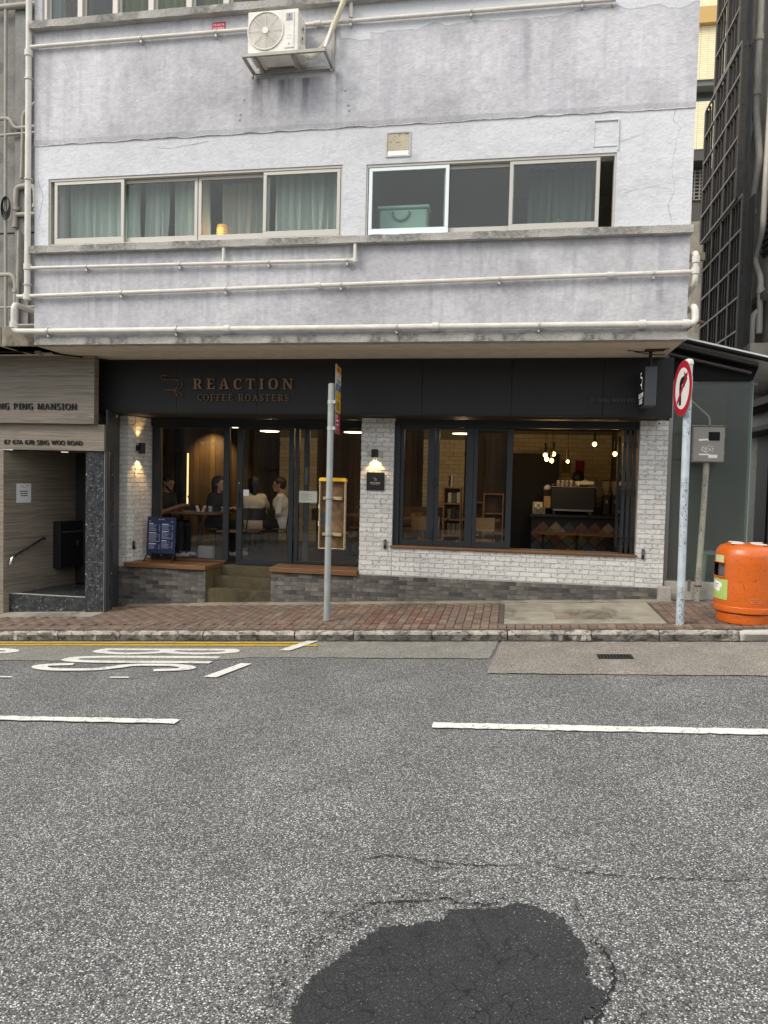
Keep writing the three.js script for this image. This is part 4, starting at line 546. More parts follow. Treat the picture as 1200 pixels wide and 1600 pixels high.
// wall lamps
M.bulb = new THREE.MeshStandardMaterial({ color: 0xfff0d0, emissive: 0xffdf9e, emissiveIntensity: 4 });
{ const l = thing('wall_lamp', 'black up and down wall lamp on the curved white brick pier', 'wall lamp', [-5.44, 2.06, -.14]); mesh('tube', [new THREE.CylinderGeometry(.046, .046, .16, 24, 1, true).translate(0, .085, 0), new THREE.CylinderGeometry(.045, .045, .004, 24).translate(0, .085, 0)], std(0x15161a, .5, { side: THREE.DoubleSide }), l); mesh('wall_plate', rb(-.085, .05, -.03, -.043, .13, .03, .004), M.black, l);
  for (const [y, k, s] of [[.03, -1, 1.0], [.14, 1, .35]]) { mesh('bulb', new THREE.SphereGeometry(.016, 12, 8).translate(0, y, 0), M.bulb, l); const p = new THREE.SpotLight(0xffcf86, s, 3, .62, .5); p.position.set(0, y + k * .03, 0); p.target.position.set(-.12, y + k, 0); p.castShadow = true; p.shadow.radius = .5; l.add(p, p.target); }
  const r = thing('wall_lamp', 'small black down light above the square plaque', 'wall lamp', [-1.874, 2.068, .045]); mesh('housing', [rb(-.042, .03, -.045, .042, .112, .04, .004), rb(-.042, 0, -.045, -.036, .03, .04, .002), rb(.036, 0, -.045, .042, .03, .04, .002), rb(-.036, 0, .034, .036, .03, .04, .002)], M.black, r); mesh('bulb', rb(-.02, .014, -.02, .02, .029, .02, .004), M.bulb, r); const p = new THREE.SpotLight(0xffcf86, .8, 3, .85, .25); p.position.set(0, .008, 0); p.target.position.set(0, -1, -.02); p.castShadow = true; r.add(p, p.target); }
{ const t = canvasTex(512, 512, (c, w, h) => { c.fillStyle = '#0d0e10'; c.fillRect(0, 0, w, h); c.strokeStyle = '#c9c6bc'; c.lineWidth = 7; c.beginPath(); c.moveTo(236, 142); c.bezierCurveTo(200, 135, 205, 172, 232, 168); c.bezierCurveTo(300, 160, 300, 215, 250, 215); c.lineTo(225, 215); c.bezierCurveTo(270, 215, 285, 235, 292, 255); c.stroke(); c.fillStyle = '#d5d2c8'; c.textAlign = 'center'; c.font = 'bold 56px serif'; c.fillText('REACTION', 256, 322, 360); c.font = '26px serif'; c.fillText('COFFEE ROASTERS', 256, 362, 280); });
  const s = thing('plaque', 'square black plaque with small white lettering on white bricks', 'sign'); mesh('board', rb(-1.985, 1.613, .005, -1.735, 1.863, .03, .003), M.black, s); mesh('print', new THREE.PlaneGeometry(.24, .24).translate(-1.86, 1.738, .0306), std(0xffffff, .5, { map: t }), s); }
for (const [x, y, z, l] of [[-1.705, .865, .008, 'small grey metal socket cover on the pier below the plaque'], [1.738, .865, .008, 'small grey metal socket cover beside the folded window panels']]) { const o = thing('socket_cover', l, 'socket'); mesh('box', rb(x - .018, y - .065, .004, x + .018, y + .065, .03, .003), M.frame, o); mesh('flap', rb(x - .012, y - .01, .03, x + .012, y + .05, .036, .003), M.steel, o); }
{ const o = thing('socket_cover', 'small black socket cover low on the curved white pier', 'socket', [-5.525, .635, -.07], R(70)); mesh('box', rb(-.018, 0, 0, .018, .125, .022, .003), M.black, o); mesh('flap', rb(-.01, .05, .022, .01, .11, .027, .003), M.steel, o); }
{ const s0 = thing('security_sensor', 'small white dome sensor under the fascia beside the dark panel', 'sensor', [-5.68, 2.615, .22]); mesh('dome', lathe([[0, -.075], [.02, -.07], [.034, -.035], [.04, -.02], [.04, 0], [0, 0]].reverse(), 16), M.white, s0); mesh('lens', new THREE.SphereGeometry(.012, 10, 8).translate(0, -.05, .028), M.dark, s0); copy(s0, [1.855, 2.615, .12], 0, 'small white dome sensor under the fascia above the far brick pier'); }
{ const s = thing('blade_sign', 'grey box sign hanging from the soffit on a rod', 'sign', [0, 0, 0]); mesh('box', rb(1.53, 2.72, .5, 1.665, 3.18, .9, .006), std(0x4a5156, .5), s); mesh('rod', rod([1.6, 3.18, .8], [1.6, 3.365, .8], .02), M.black, s); mesh('face', bx(1.524, 2.73, .51, 1.5295, 3.17, .89), M.black, s);
  const t = canvasTex(256, 256, (c, w, h) => { c.fillStyle = '#0c0d0f'; c.fillRect(0, 0, w, h); c.strokeStyle = '#fff'; c.lineWidth = 9; c.beginPath(); c.moveTo(118, 22); c.bezierCurveTo(70, 12, 76, 56, 112, 54); c.bezierCurveTo(180, 46, 180, 104, 128, 104); c.lineTo(90, 104); c.bezierCurveTo(150, 104, 160, 130, 168, 146); c.stroke(); c.fillStyle = '#fff'; c.font = 'bold 46px serif'; c.textAlign = 'center'; c.fillText('REACTION', 128, 200, 216); c.fillText('COFFEE', 128, 244, 150); });
  mesh('face_print', new THREE.PlaneGeometry(.37, .43).rotateY(-Math.PI / 2).translate(1.5232, 2.95, .7), new THREE.MeshStandardMaterial({ color: 0xffffff, map: t, emissive: 0xffffff, emissiveMap: t, emissiveIntensity: .35 }), s); }
{ // menu board
  const m = thing('menu_board', 'navy blue printed menu board on a black stand', 'menu board', [-5.165, .453, -.22]); let q = 5; const r = () => (q = q * 16807 % 2147483647) / 2147483647;
  const t = canvasTex(768, 940, (c, w, h) => { c.fillStyle = '#1f2d57'; c.fillRect(0, 0, w, h); c.fillStyle = '#e7ebf3'; c.textAlign = 'center'; c.font = '34px serif'; c.fillText('REACTION', w / 2, 62); c.textAlign = 'left'; c.font = 'bold 26px sans-serif'; c.fillText('HOT', 40, 110); c.fillText('ICED', 650, 116);
    const col = (x, y0, rows) => { let y = y0; for (const k of rows) { if (k === 0) { y += 26; continue; } if (k === 2) { c.fillStyle = '#f2f4f8'; c.fillRect(x, y - 15, 110 + r() * 90, 17); y += 34; } else { c.fillStyle = '#b9c3da'; let xx = x, e = x + 110 + r() * 150; while (xx < e) { const ww = 14 + r() * 34; c.fillRect(xx, y - 11, ww, 11); xx += ww + 7; } c.fillRect(x + 275, y - 11, 26, 11); y += 31; } } };
    col(44, 170, [2, 1, 1, 1, 1, 1, 1, 0, 2, 1, 1, 1, 1, 1, 1, 1, 0, 2, 1, 1, 1, 1]); col(400, 180, [2, 1, 1, 1, 1, 0, 2, 1, 1, 1, 1, 1, 1, 0, 2, 1, 1, 1, 1, 1, 1]); });
  const g = new THREE.Group(); g.name = 'board'; g.rotation.x = -.06; g.position.set(0, .115, 0); m.add(g); mesh('panel', rb(-.23, 0, -.012, .23, .555, .01, .004), M.black, g); mesh('print', new THREE.PlaneGeometry(.445, .54).translate(0, .277, .0106), std(0xffffff, .55, { map: t }), g);
  for (const s of [-1, 1]) mesh('leg', [bar([s * .21, .125, 0], [s * .225, 0, .1], .014, .014), bar([s * .21, .125, 0], [s * .16, 0, -.1], .014, .014)], M.black, m); mesh('crossbar', bar([-.2, .05, .07], [.2, .05, .07], .01, .01), M.black, m); }
// ---------------------------------------------------------------- entrance of the neighbouring block
{
  const b = thing('apartment_entrance', 'stone clad residential entrance beside the shop with recessed doorway', 'building');
  mesh('upper_panel', [rb(-9.4, 2.432, .685, -5.655, 3.358, .8, .004)], M.trav, b); mesh('lower_panel', shiftUV(rb(-9.4, 2.065, .62, -5.56, 2.431, .7, .004), .7, .4), M.trav, b); mesh('backing_wall', bx(-9.4, 2.101, .3, -5.82, 3.355, .61), M.trav, b);
  mesh('pilaster', [rb(-5.86, .52, .42, -5.575, 2.064, .66, .004), rb(-5.86, -.6, .42, -5.575, .517, .66, .004), rb(-5.86, -.6, -.6, -5.8, 2.063, .419, .004)], M.granite, b); mesh('metal_edge', rb(-5.574, -.6, .55, -5.562, 2.06, .668, .002), M.steel, b);
  mesh('dark_panel', ext([[-5.56, -.655], [-5.54, -.655], [-5.70, -.045], [-5.79, -.045]], 3.0).rotateX(-Math.PI / 2).translate(0, -.36, 0), std(0x3a3e44, .5), b);
  const side = (z0, z1, x0, x1, y0, y1) => ext([[x0 - .3, -z0], [x0, -z0], [x1, -z1], [x1 - .3, -z1]], y1 - y0).rotateX(-Math.PI / 2).translate(0, y0, 0);
  mesh('side_wall', shiftUV(uvm(side(.7, -.66, -7.11, -6.83, -.6, 2.06)), .2, .8), M.trav, b); mesh('front_wall', bx(-9.4, -.9, .3, -7.42, 2.06, .69), M.trav, b);
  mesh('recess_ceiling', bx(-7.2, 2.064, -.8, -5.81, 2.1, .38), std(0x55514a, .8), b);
  mesh('recess_back', bx(-7.1, -.6, -.8, -5.81, 2.063, -.7), M.trav, b); mesh('floor_slab', bx(-7.12, -.5, -.69, -5.861, -.012, .6), M.granite, b); mesh('step_nosing', rb(-7.12, -.013, .575, -5.862, .006, .613, .004), M.steel, b); mesh('step_riser', bx(-7.11, -.5, .6, -5.865, -.014, .606), M.granite, b);
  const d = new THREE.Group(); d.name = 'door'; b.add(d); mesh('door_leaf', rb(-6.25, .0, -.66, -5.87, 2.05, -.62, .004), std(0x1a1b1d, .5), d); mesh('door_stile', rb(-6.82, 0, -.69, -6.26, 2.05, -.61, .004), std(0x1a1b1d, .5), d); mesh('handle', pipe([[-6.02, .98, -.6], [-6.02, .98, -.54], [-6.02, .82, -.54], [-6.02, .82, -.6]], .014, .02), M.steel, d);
  mesh('lever', pipe([[-5.875, 1.0, .35], [-5.91, 1.0, .35], [-5.93, .98, .36], [-5.93, .88, .37]], .014, .03), M.steel, b);
  mesh('recessed_lamp', new THREE.CylinderGeometry(.05, .05, .008, 20).translate(-6.55, 2.06, .1), new THREE.MeshStandardMaterial({ color: 0xffffff, emissive: 0xfff3dc, emissiveIntensity: .7 }), b);
  letters(sansR, 'NG PING MANSION', -7.1, -5.913, 2.618, .088, .803, .02, M.letterDark, b, .73); letters(sansR, '67 67A 67B SING WOO ROAD', -7.09, -5.886, 2.138, .064, .703, .014, M.letterDark, b, .73);
  const yaw = Math.atan2(1.36, .28); const on = (z, y, off = 0) => { const k = (.7 - z) / 1.36, x = -7.11 + .28 * k; return [x + off * .98, y, z + off * .2]; };
  const hr = thing('handrail', 'short polished steel handrail on the entrance side wall', 'handrail'); mesh('rail', pipe([on(.64, .42, .07), on(.62, .52, .07), on(.05, .77, .07), on(.02, .74, .05)], .02, .05), M.chrome, hr); for (const z of [.5, .28, .08]) mesh('support', pipe([on(z, .56 + (.62 - z) * .43 - .07, 0), on(z, .53 + (.62 - z) * .43 - .07, .06), on(z, .52 + (.62 - z) * .43, .07)], .008, .02), M.chrome, hr);
  const bo = thing('mail_box', 'dark metal letter box on the entrance side wall', 'mail box', on(-.42, .28, .03), -Math.PI / 2 + yaw - .1); bo.rotation.y = Math.atan2(.98, .2); mesh('case', rb(-.24, 0, -.03, .24, .72, .12, .005), M.black, bo); mesh('slot', [bx(-.2, .55, .1205, .2, .57, .123), bx(.1, .34, .1205, .115, .42, .13)], M.steel, bo);
  const nt = canvasTex(256, 512, (c, w, h) => { c.fillStyle = '#d9dadb'; c.fillRect(0, 0, w, h); c.fillStyle = '#33373c'; for (let i = 0; i < 3; i++) { c.fillRect(50 + i * 8, 190 + i * 62, 150 - i * 10, 26); } c.fillStyle = '#8a8d92'; c.fillRect(60, 50, 60, 18); c.fillRect(170, 40, 40, 26); c.fillRect(90, 90, 80, 10); });
  const no = thing('notice', 'white paper notice stuck on the stone entrance wall', 'notice', on(.36, 1.44, .006)); no.rotation.y = Math.atan2(.98, .2); mesh('sheet', bx(-.13, -.14, 0, .13, .14, .003), M.paper, no); mesh('print', new THREE.PlaneGeometry(.25, .27).translate(0, 0, .0036), std(0xffffff, .8, { map: nt }), no);
}
M.recess = std(0xc2c4c6, .92, { map: concC, bumpMap: concB, bumpScale: .004 });
{ // ledge, recessed wall and pipes left of the plastered block
  const w = thing('recessed_wall', 'grey concrete wall recessed beside the plastered block', 'building'); mesh('wall', bx(-12, 3.6, .6, -6.02, 9, .9), M.recess, w); mesh('pilaster', bx(-6.75, 3.6, .9, -6.55, 9, .96), M.recess, w); mesh('floor_edge', [rb(-12, 3.362, .9, -6.55, 3.62, 1.5, .01), rb(-6.53, 3.362, .9, -6.03, 3.615, 1.51, .01)], std(0xcfc6b6, .9, { map: concC }), w); mesh('joint_line', bx(-12, 5.0, .898, -6.021, 5.02, .905), M.dark, w);
  const G = 'grey pipes on the recessed wall'; const gp = (label, pts, r, cl = []) => { const t = thing('wall_pipe', label, 'pipe', [0, 0, 0], 0, G); mesh('tube', pipe(pts, r, .06, 10), M.pipeG, t); for (const c of cl) mesh('pipe_socket', new THREE.CylinderGeometry(r * 1.35, r * 1.35, .05, 12)[c[3] ? 'rotateZ' : 'rotateX'](c[3] ? Math.PI / 2 : 0).translate(c[0], c[1], c[2]), M.pipeG, t); };
  const z = 1.0; gp('thick grey pipe across the top of the recessed wall', [[-8, 7.95, z], [-6.1, 7.97, z]], .04, [[-6.5, 7.965, z, 1]]); gp('grey pipe with a slanted offset down the recessed wall', [[-6.32, 9, z], [-6.32, 6.75, z], [-6.6, 6.55, z], [-6.62, 5.7, z]], .022); gp('thin grey pipe down the outer edge of the recessed wall', [[-6.86, 9, z], [-6.86, 5.6, z], [-6.85, 3.62, z]], .022); gp('paired grey pipes bending across the recessed wall', [[-6.95, 6.5, z], [-6.8, 6.5, z], [-6.72, 6.36, z], [-6.08, 6.38, z]], .026); gp('thin grey pipe under the bending pipe', [[-7, 6.28, z], [-6.08, 6.3, z]], .02);
  gp('grey pipe hooked over near the cable bundle', [[-6.72, 5.05, z], [-6.7, 5.58, z], [-6.55, 5.6, z], [-6.42, 5.58, z], [-6.4, 5.25, z]], .034, [[-6.7, 5.3, z], [-6.41, 5.32, z]]); gp('short grey pipe below the hooked pipe', [[-6.7, 5.22, z], [-6.08, 5.22, z]], .03, [[-6.25, 5.22, z, 1]]); gp('grey pipe curving down the lower recessed wall', [[-7, 4.42, z], [-6.75, 4.42, z], [-6.7, 4.3, z], [-6.72, 3.62, z]], .032, [[-6.705, 4.2, z]]); gp('thin grey pipe across the lower recessed wall', [[-7, 3.98, z], [-6.1, 3.99, z]], .016); gp('short grey pipe just above the ledge', [[-6.7, 3.74, z], [-6.1, 3.74, z]], .018); gp('thin grey pipe beside the pilaster', [[-6.66, 5.0, 1.0], [-6.68, 3.65, 1.0]], .022);
  single('cable_bundle', 'looped bundle of black cable hanging on the recessed wall', 'cable', [0, 1, 2, 3].map(i => new THREE.TorusGeometry(.09 + i * .012, .009, 6, 20).scale(.55, 1.2, 1).translate(-6.84 + i * .01, 5.35 - i * .02, 1.02 + i * .015)), M.black);
  single('soffit_cable', 'black cable sagging along the soffit by the entrance', 'cable', pipe([[-7.6, 3.345, 1.25], [-6.4, 3.345, 1.22], [-6.1, 3.34, 1.1], [-5.9, 3.335, .95], [-5.75, 3.345, .6], [-5.62, 3.345, .5]], .011, .1, 6), M.black);
  const jb = thing('junction_box', 'small grey junction box under the soffit', 'junction box'); mesh('box', rb(-6.28, 3.3, 1.12, -6.2, 3.361, 1.2, .006), M.pipeG, jb); mesh('conduit', rod([-6.2, 3.335, 1.17], [-6.05, 3.335, 1.15], .012), M.pipeG, jb);
  const wb = thing('cable_bracket', 'rusty cable bracket with black wires under the soffit corner', 'bracket'); mesh('plate', rb(1.5, 3.345, .95, 1.72, 3.361, 1.05, .004), M.rust, wb); mesh('wire', [pipe([[1.3, 3.35, 1.0], [1.55, 3.33, .98], [1.75, 3.35, 1.1]], .006, .1, 5), pipe([[1.4, 3.35, .9], [1.66, 3.31, .9], [1.78, 3.35, .7]], .006, .1, 5)], M.black, wb);
}

// ---------------------------------------------------------------- street furniture
{ // bus stop pole
  const x = -2.187, z = 1.341, y = paveY(x, z); const t = thing('bus_stop_pole', 'grey bus stop pole with yellow, white and red route plates', 'bus stop', [x, y - .03, z]);
  mesh('pole', [rod([0, 0, 0], [0, 2.93, 0], .039, .039, 20), lathe([[.039, 2.93], [.03, 2.945], [0, 2.948]].reverse(), 20)], M.galvPlain, t); mesh('foot_collar', rod([0, 0, 0], [0, .045, 0], .055, .045, 20), M.concDark, t);
  const plate = canvasTex(256, 512, (c, w, h) => { const R_ = (col, y0, y1) => { c.fillStyle = col; c.fillRect(0, y0, w, y1 - y0); }; R_('#d9a62c', 0, 80); R_('#e9e7df', 80, 205); R_('#4a6aa8', 205, 275); R_('#e2b83a', 275, 512); c.fillStyle = '#b33a22'; c.beginPath(); c.arc(70, 42, 26, 0, 7); c.fill(); c.fillStyle = '#6b2a18'; c.font = 'bold 34px sans-serif'; c.fillText('Citybus', 104, 52, 140); c.fillStyle = '#333'; c.font = 'bold 58px sans-serif'; c.fillText('1', 110, 142); c.fillRect(40, 160, 170, 10); c.fillRect(60, 180, 140, 10); c.fillStyle = '#e8eef8'; c.font = 'bold 46px sans-serif'; c.fillText('BUS', 70, 256); c.fillStyle = '#6a5614'; c.fillRect(10, 345, 236, 4); c.fillStyle = '#3d3210'; for (let i = 0; i < 5; i++) c.fillRect(24, 400 + i * 20, 150 + i * 37 % 60, 9); });
  const red = canvasTex(256, 256, (c, w, h) => { c.fillStyle = '#a8253f'; c.fillRect(0, 0, w, h); c.fillStyle = '#fff'; c.font = 'bold 62px sans-serif'; c.fillText('HK', 20, 66); c.fillRect(24, 84, 130, 22); c.font = 'bold 46px sans-serif'; c.fillText('1', 30, 170); c.fillRect(70, 134, 90, 14); c.fillRect(70, 156, 60, 10); c.fillStyle = '#d98a98'; c.fillRect(20, 196, 190, 6); c.fillRect(20, 214, 150, 6); });
  const g = new THREE.Group(); g.name = 'sign_plate'; g.position.set(.045, 2.35, -.03); g.rotation.y = R(95); t.add(g); mesh('plate_core', [rb(-.005, .26, -.006, .41, .84, .006, .004), rb(.02, 0, -.006, .4, .258, .006, .004)], M.pipeG, g);
  for (const s of [1, -1]) { const a = new THREE.PlaneGeometry(.405, .57), b = new THREE.PlaneGeometry(.37, .25); if (s < 0) { a.rotateY(Math.PI); b.rotateY(Math.PI); } mesh('route_print', a.translate(.2025, .55, s * .0068), std(0xffffff, .6, { map: plate }), g); mesh('fare_print', b.translate(.21, .128, s * .0068), std(0xffffff, .6, { map: red }), g); }
  for (const yy of [2.4, 2.72]) mesh('clamp', [rod([0, yy - .022, 0], [0, yy + .022, 0], .043, .043, 20), rb(.02, yy - .02, -.05, .06, yy + .02, .03, .003)], M.clip, t);
  // timetable case seen from behind
  const b = thing('timetable_case', 'shallow rusty timetable case seen from behind on the bus stop pole, yellow cap', 'timetable case', [x + .012, y + .885, z - .09]); const rm = std(0xffffff, .9, { map: rustC, bumpMap: concB, bumpScale: .002 });
  mesh('back_plate', rb(-.155, 0, -.09, .155, .85, -.08, .003), rm, b); const cr = std(0xc9b48c, .7, { map: grimeC }); mesh('rim', [rb(-.165, 0, -.09, -.155, .84, -.01, .003), rb(.155, 0, -.09, .165, .84, -.01, .003), rb(-.154, 0, -.09, .154, .01, -.01, .003)], cr, b);
  mesh('cap', ext([[-.17, 0], [.17, 0], [.165, .03], [.15, .04], [-.15, .04], [-.165, .03]], .095, .002).translate(0, .842, -.1), std(0xe9b021, .55), b);
  for (const yy of [.18, .63]) { mesh('cross_bar', rb(-.13, yy - .02, -.079, .12, yy + .02, -.05, .004), cr, b); mesh('band', new THREE.TorusGeometry(.045, .006, 6, 24).rotateX(Math.PI / 2).translate(-.012, yy, .09), M.steel, b); mesh('stand_off', rb(-.03, yy - .015, -.049, .006, yy + .015, .052, .003), cr, b); }
  mesh('torn_label', rb(-.1535, .3, -.079, -.09, .45, -.077, .001), std(0x4d5358, .7), b); mesh('latch', [rb(-.176, .5, -.06, -.166, .55, -.03, .003), rb(-.176, .28, -.06, -.166, .34, -.03, .003)], M.white, b);
}
{ // traffic sign
  const x = 1.884, z = 1.586, y = paveY(x, z); const t = thing('traffic_sign', 'round no right turn sign on a flaking grey pole', 'traffic sign', [x, y - .03, z]); t.rotation.z = .006;
  mesh('pole', rod([0, 0, 0], [0, 2.9, 0], .042, .042, 20), M.galv, t); mesh('pole_cap', lathe([[.05, 2.88], [.05, 2.905], [.04, 2.935], [.015, 2.945], [0, 2.945]].reverse(), 20), M.pipeW, t);
  const tx = canvasTex(512, 512, (c, w) => { c.fillStyle = '#b01f34'; c.fillRect(0, 0, w, w); c.fillStyle = '#e9e8e4'; c.beginPath(); c.arc(256, 256, 192, 0, 7); c.fill(); c.fillStyle = '#17181b'; c.fillRect(176, 210, 62, 200); c.beginPath(); c.moveTo(176, 260); c.bezierCurveTo(176, 170, 200, 148, 300, 148); c.lineTo(300, 100); c.lineTo(392, 180); c.lineTo(300, 258); c.lineTo(300, 212); c.bezierCurveTo(250, 212, 238, 216, 238, 262); c.fill(); c.strokeStyle = '#b01f34'; c.lineWidth = 44; c.beginPath(); c.moveTo(385, 127); c.lineTo(127, 385); c.stroke(); });
  const d = new THREE.Group(); d.name = 'sign_disc'; d.position.set(-.062, 2.62, .03); d.rotation.y = R(-84); t.add(d); const fc = new THREE.CircleGeometry(.299, 48); mesh('disc', new THREE.CylinderGeometry(.3, .3, .008, 48).rotateX(Math.PI / 2), M.pipeG, d); mesh('sign_face', fc.translate(0, 0, .0048), std(0xffffff, .45, { map: tx }), d); mesh('channel', [rb(-.2, .1, -.016, .2, .13, -.005, .003), rb(-.2, -.2, -.016, .2, -.17, -.005, .003)], M.steel, d); for (const yy of [2.73, 2.44]) mesh('clamp', rod([0, yy - .015, 0], [0, yy + .015, 0], .046, .046, 20), M.clip, t);
}
{ // meter cabinet on a leaning cream pole
  const t = thing('meter_cabinet', 'scuffed grey meter cabinet with torn stickers on a cream pole', 'cabinet', [2.415, paveY(2.415, .085) - .02, .085]); const cream = std(0xd3c8b0, .7, { map: galvC }); mesh('pole', [pipe([[0, 0, 0], [.012, .6, .005], [.03, 1.1, 0], [.045, 1.82, 0]], .036, .2, 14)], cream, t); mesh('collar', rod([.004, .2, 0], [.004, .22, 0], .043, .043, 14), M.rust, t); mesh('side_bracket', rb(-.12, .13, -.03, -.085, .28, .005, .003), M.steel, t);
  const tx = canvasTex(512, 600, (c, w, h) => { c.fillStyle = '#918e88'; c.fillRect(0, 0, w, h); let q = 3; const r = () => (q = q * 16807 % 2147483647) / 2147483647; for (let i = 0; i < 900; i++) { c.fillStyle = r() < .5 ? 'rgba(160,158,152,.35)' : 'rgba(96,92,88,.3)'; c.fillRect(r() * w, r() * h, 2 + r() * 16, 1 + r() * 8); } c.fillStyle = '#ecebe8'; c.beginPath(); c.moveTo(80, 210); c.lineTo(330, 195); c.lineTo(345, 222); c.lineTo(270, 228); c.lineTo(255, 250); c.lineTo(230, 230); c.lineTo(92, 244); c.fill(); c.fillStyle = '#8fb9cf'; c.beginPath(); c.moveTo(340, 192); c.lineTo(450, 200); c.lineTo(420, 222); c.fill(); for (let i = 0; i < 26; i++) { c.fillStyle = '#dedcd9'; c.save(); c.translate(150 + r() * 190, 330 + r() * 110); c.rotate(r() * 3); c.fillRect(-6 - r() * 16, -4 - r() * 10, 12 + r() * 26, 6 + r() * 16); c.restore(); } c.fillStyle = '#eeedec'; c.fillRect(100, 470, 180, 26); c.fillRect(262, 486, 150, 58); });
  const b = new THREE.Group(); b.name = 'cabinet'; b.position.set(.035, 1.8, .02); t.add(b); mesh('case', [rb(-.197, 0, -.14, .197, .46, .06, .006), rb(-.205, .452, -.15, .205, .47, .075, .004)], std(0x8b8984, .6, { metalness: .2, map: grimeC }), b); mesh('door', rb(-.18, .012, .06, .187, .445, .068, .004), M.pipeG, b); mesh('door_print', new THREE.PlaneGeometry(.36, .425).translate(.003, .229, .0686), std(0xffffff, .65, { map: tx }), b); mesh('window', rb(.0, .275, .0686, .135, .385, .073, .012, 3), std(0x1c1f22, .15), b); mesh('hinge', [rod([.19, .1, .062], [.19, .14, .062], .007), rod([.19, .33, .062], [.19, .37, .062], .007)], M.steel, b);
  single('cabinet_wire', 'bent grey wire running from the cabinet up to the wall', 'wire', pipe([[2.48, 2.56, .08], [2.48, 2.66, .07], [2.12, 3.0, .02], [2.04, 3.15, .0]], .01, .06, 6), M.pipeG);
}
const scuffC = tex(1024, 512, (u, v, o, i, j) => { const n = fbm(u, v, 12, 10, 651, 5), s = fbm(u, v, 14, 160, 652, 3), t = fbm(u, v, 90, 12, 653, 3); let L = 236 + 26 * (n - .5); L -= 60 * sm(.66, .74, s) * sm(.5, .6, n); L -= 46 * sm(.68, .76, t); const w = sm(.72, .77, fbm(u, v, 60, 60, 654, 3)) * 26; S(o, L + w, L * .985 + w, L * .96 + w); }, true, [1, 1]);
{ // litter bin
  const x = 2.61, z = 1.36, y = paveY(x, z); const t = thing('litter_bin', 'orange rounded litter bin standing on the pavement', 'litter bin', [x, y - .012, z]); t.scale.set(1.07, .96, 1.07); const or = new THREE.MeshPhysicalMaterial({ color: 0xdc6a1a, roughness: .34, clearcoat: .4, clearcoatRoughness: .3, map: scuffC });
  mesh('base', lathe([[0, 0], [.262, 0], [.272, .012], [.276, .1], [.276, .13], [0, .13]], 56), or, t); mesh('flange', lathe([[.26, .128], [.3, .132], [.308, .14], [.309, .195], [.304, .203], [.29, .207]], 56), or, t);
  const seg = (a, b) => new THREE.LatheGeometry([[.3, .53], [.3, .685]].map(p => new THREE.Vector2(...p)), 28, a, b - a); const TAU = Math.PI * 2;
  mesh('body', [lathe([[.288, .2], [.296, .21], [.3, .3], [.3, .53]], 72), lathe([[.3, .685], [.3, .7], [.298, .78], [.285, .84], [.255, .878], [.22, .893]], 72), seg(-1.0, 1.3), seg(2.14, TAU - 1.84)], or, t); mesh('liner', [new THREE.CylinderGeometry(.262, .262, .58, 40, 1, true).translate(0, .44, 0), new THREE.CylinderGeometry(.262, .262, .01, 40).translate(0, .2, 0)], std(0x6d6f70, .6, { side: THREE.DoubleSide, metalness: .3 }), t); mesh('lid', lathe([[.225, .89], [.2, .905], [.1, .912], [0, .912]].reverse(), 56), or, t);
  for (let k = 0; k < 4; k++) { const a = R(45 + 90 * k + 10); mesh('lid_plate', new THREE.CylinderGeometry(.055, .06, .01, 20).scale(1.5, 1, .7).rotateY(-a).translate(.14 * Math.cos(a), .914, .14 * Math.sin(a)), M.pipeW, t); }
  const patch = (name, a0, a1, y0, y1, r, mat) => { const g = new THREE.CylinderGeometry(r, r, y1 - y0, 16, 1, true, a0, a1 - a0).translate(0, (y0 + y1) / 2, 0); return mesh(name, g, mat, t); };
  for (const c of [-1.42, 1.72]) { mesh('opening_rim', [.525, .69].map(v => new THREE.TorusGeometry(.302, .007, 6, 20, .88).rotateX(-Math.PI / 2).rotateY(c - Math.PI / 2 - .44).translate(0, v, 0)), or, t); }
  const st = canvasTex(256, 300, (c, w, h) => { c.fillStyle = '#a9c26a'; c.fillRect(0, 0, w, h); c.fillStyle = '#f0f1ee'; for (const [x, y, r] of [[90, 70, 44], [140, 90, 50], [80, 120, 46], [130, 150, 40], [60, 90, 36]]) { c.beginPath(); c.arc(x, y, r, 0, 7); c.fill(); } c.fillStyle = '#4a5348'; c.font = 'bold 24px sans-serif'; for (let i = 0; i < 3; i++) c.fillRect(52, 78 + i * 26, 92 - i * 14, 8); c.fillStyle = '#5d7a33'; for (let i = 0; i < 8; i++) c.fillRect(30 + i * 53 % 190, 210 + i * 29 % 70, 10, 6); });
  patch('green_sticker', -1.75, -.86, .27, .5, .3022, std(0xffffff, .6, { map: st })); patch('small_sticker', -1.55, -1.05, .69, .775, .3015, std(0xc9cf9c, .6)); const pr = canvasTex(256, 96, (c, w, h) => { c.fillStyle = '#cf6a35'; c.fillRect(0, 0, w, h); c.fillStyle = '#4b2413'; c.font = 'bold 30px sans-serif'; c.fillText('FOOD HYGIENE', 12, 38, 230); c.fillRect(30, 54, 196, 7); c.fillRect(60, 72, 130, 6); });
  patch('printed_label', -.13, .22, .255, .31, .3018, std(0xffffff, .7, { map: pr }));
}
single('concrete_block', 'small weathered concrete block at the foot of the white brick wall', 'concrete block', uvm(new RoundedBoxGeometry(.15, .22, .14, 3, .012).translate(2.0, paveY(2, .1) + .08, .115)), M.concrete);
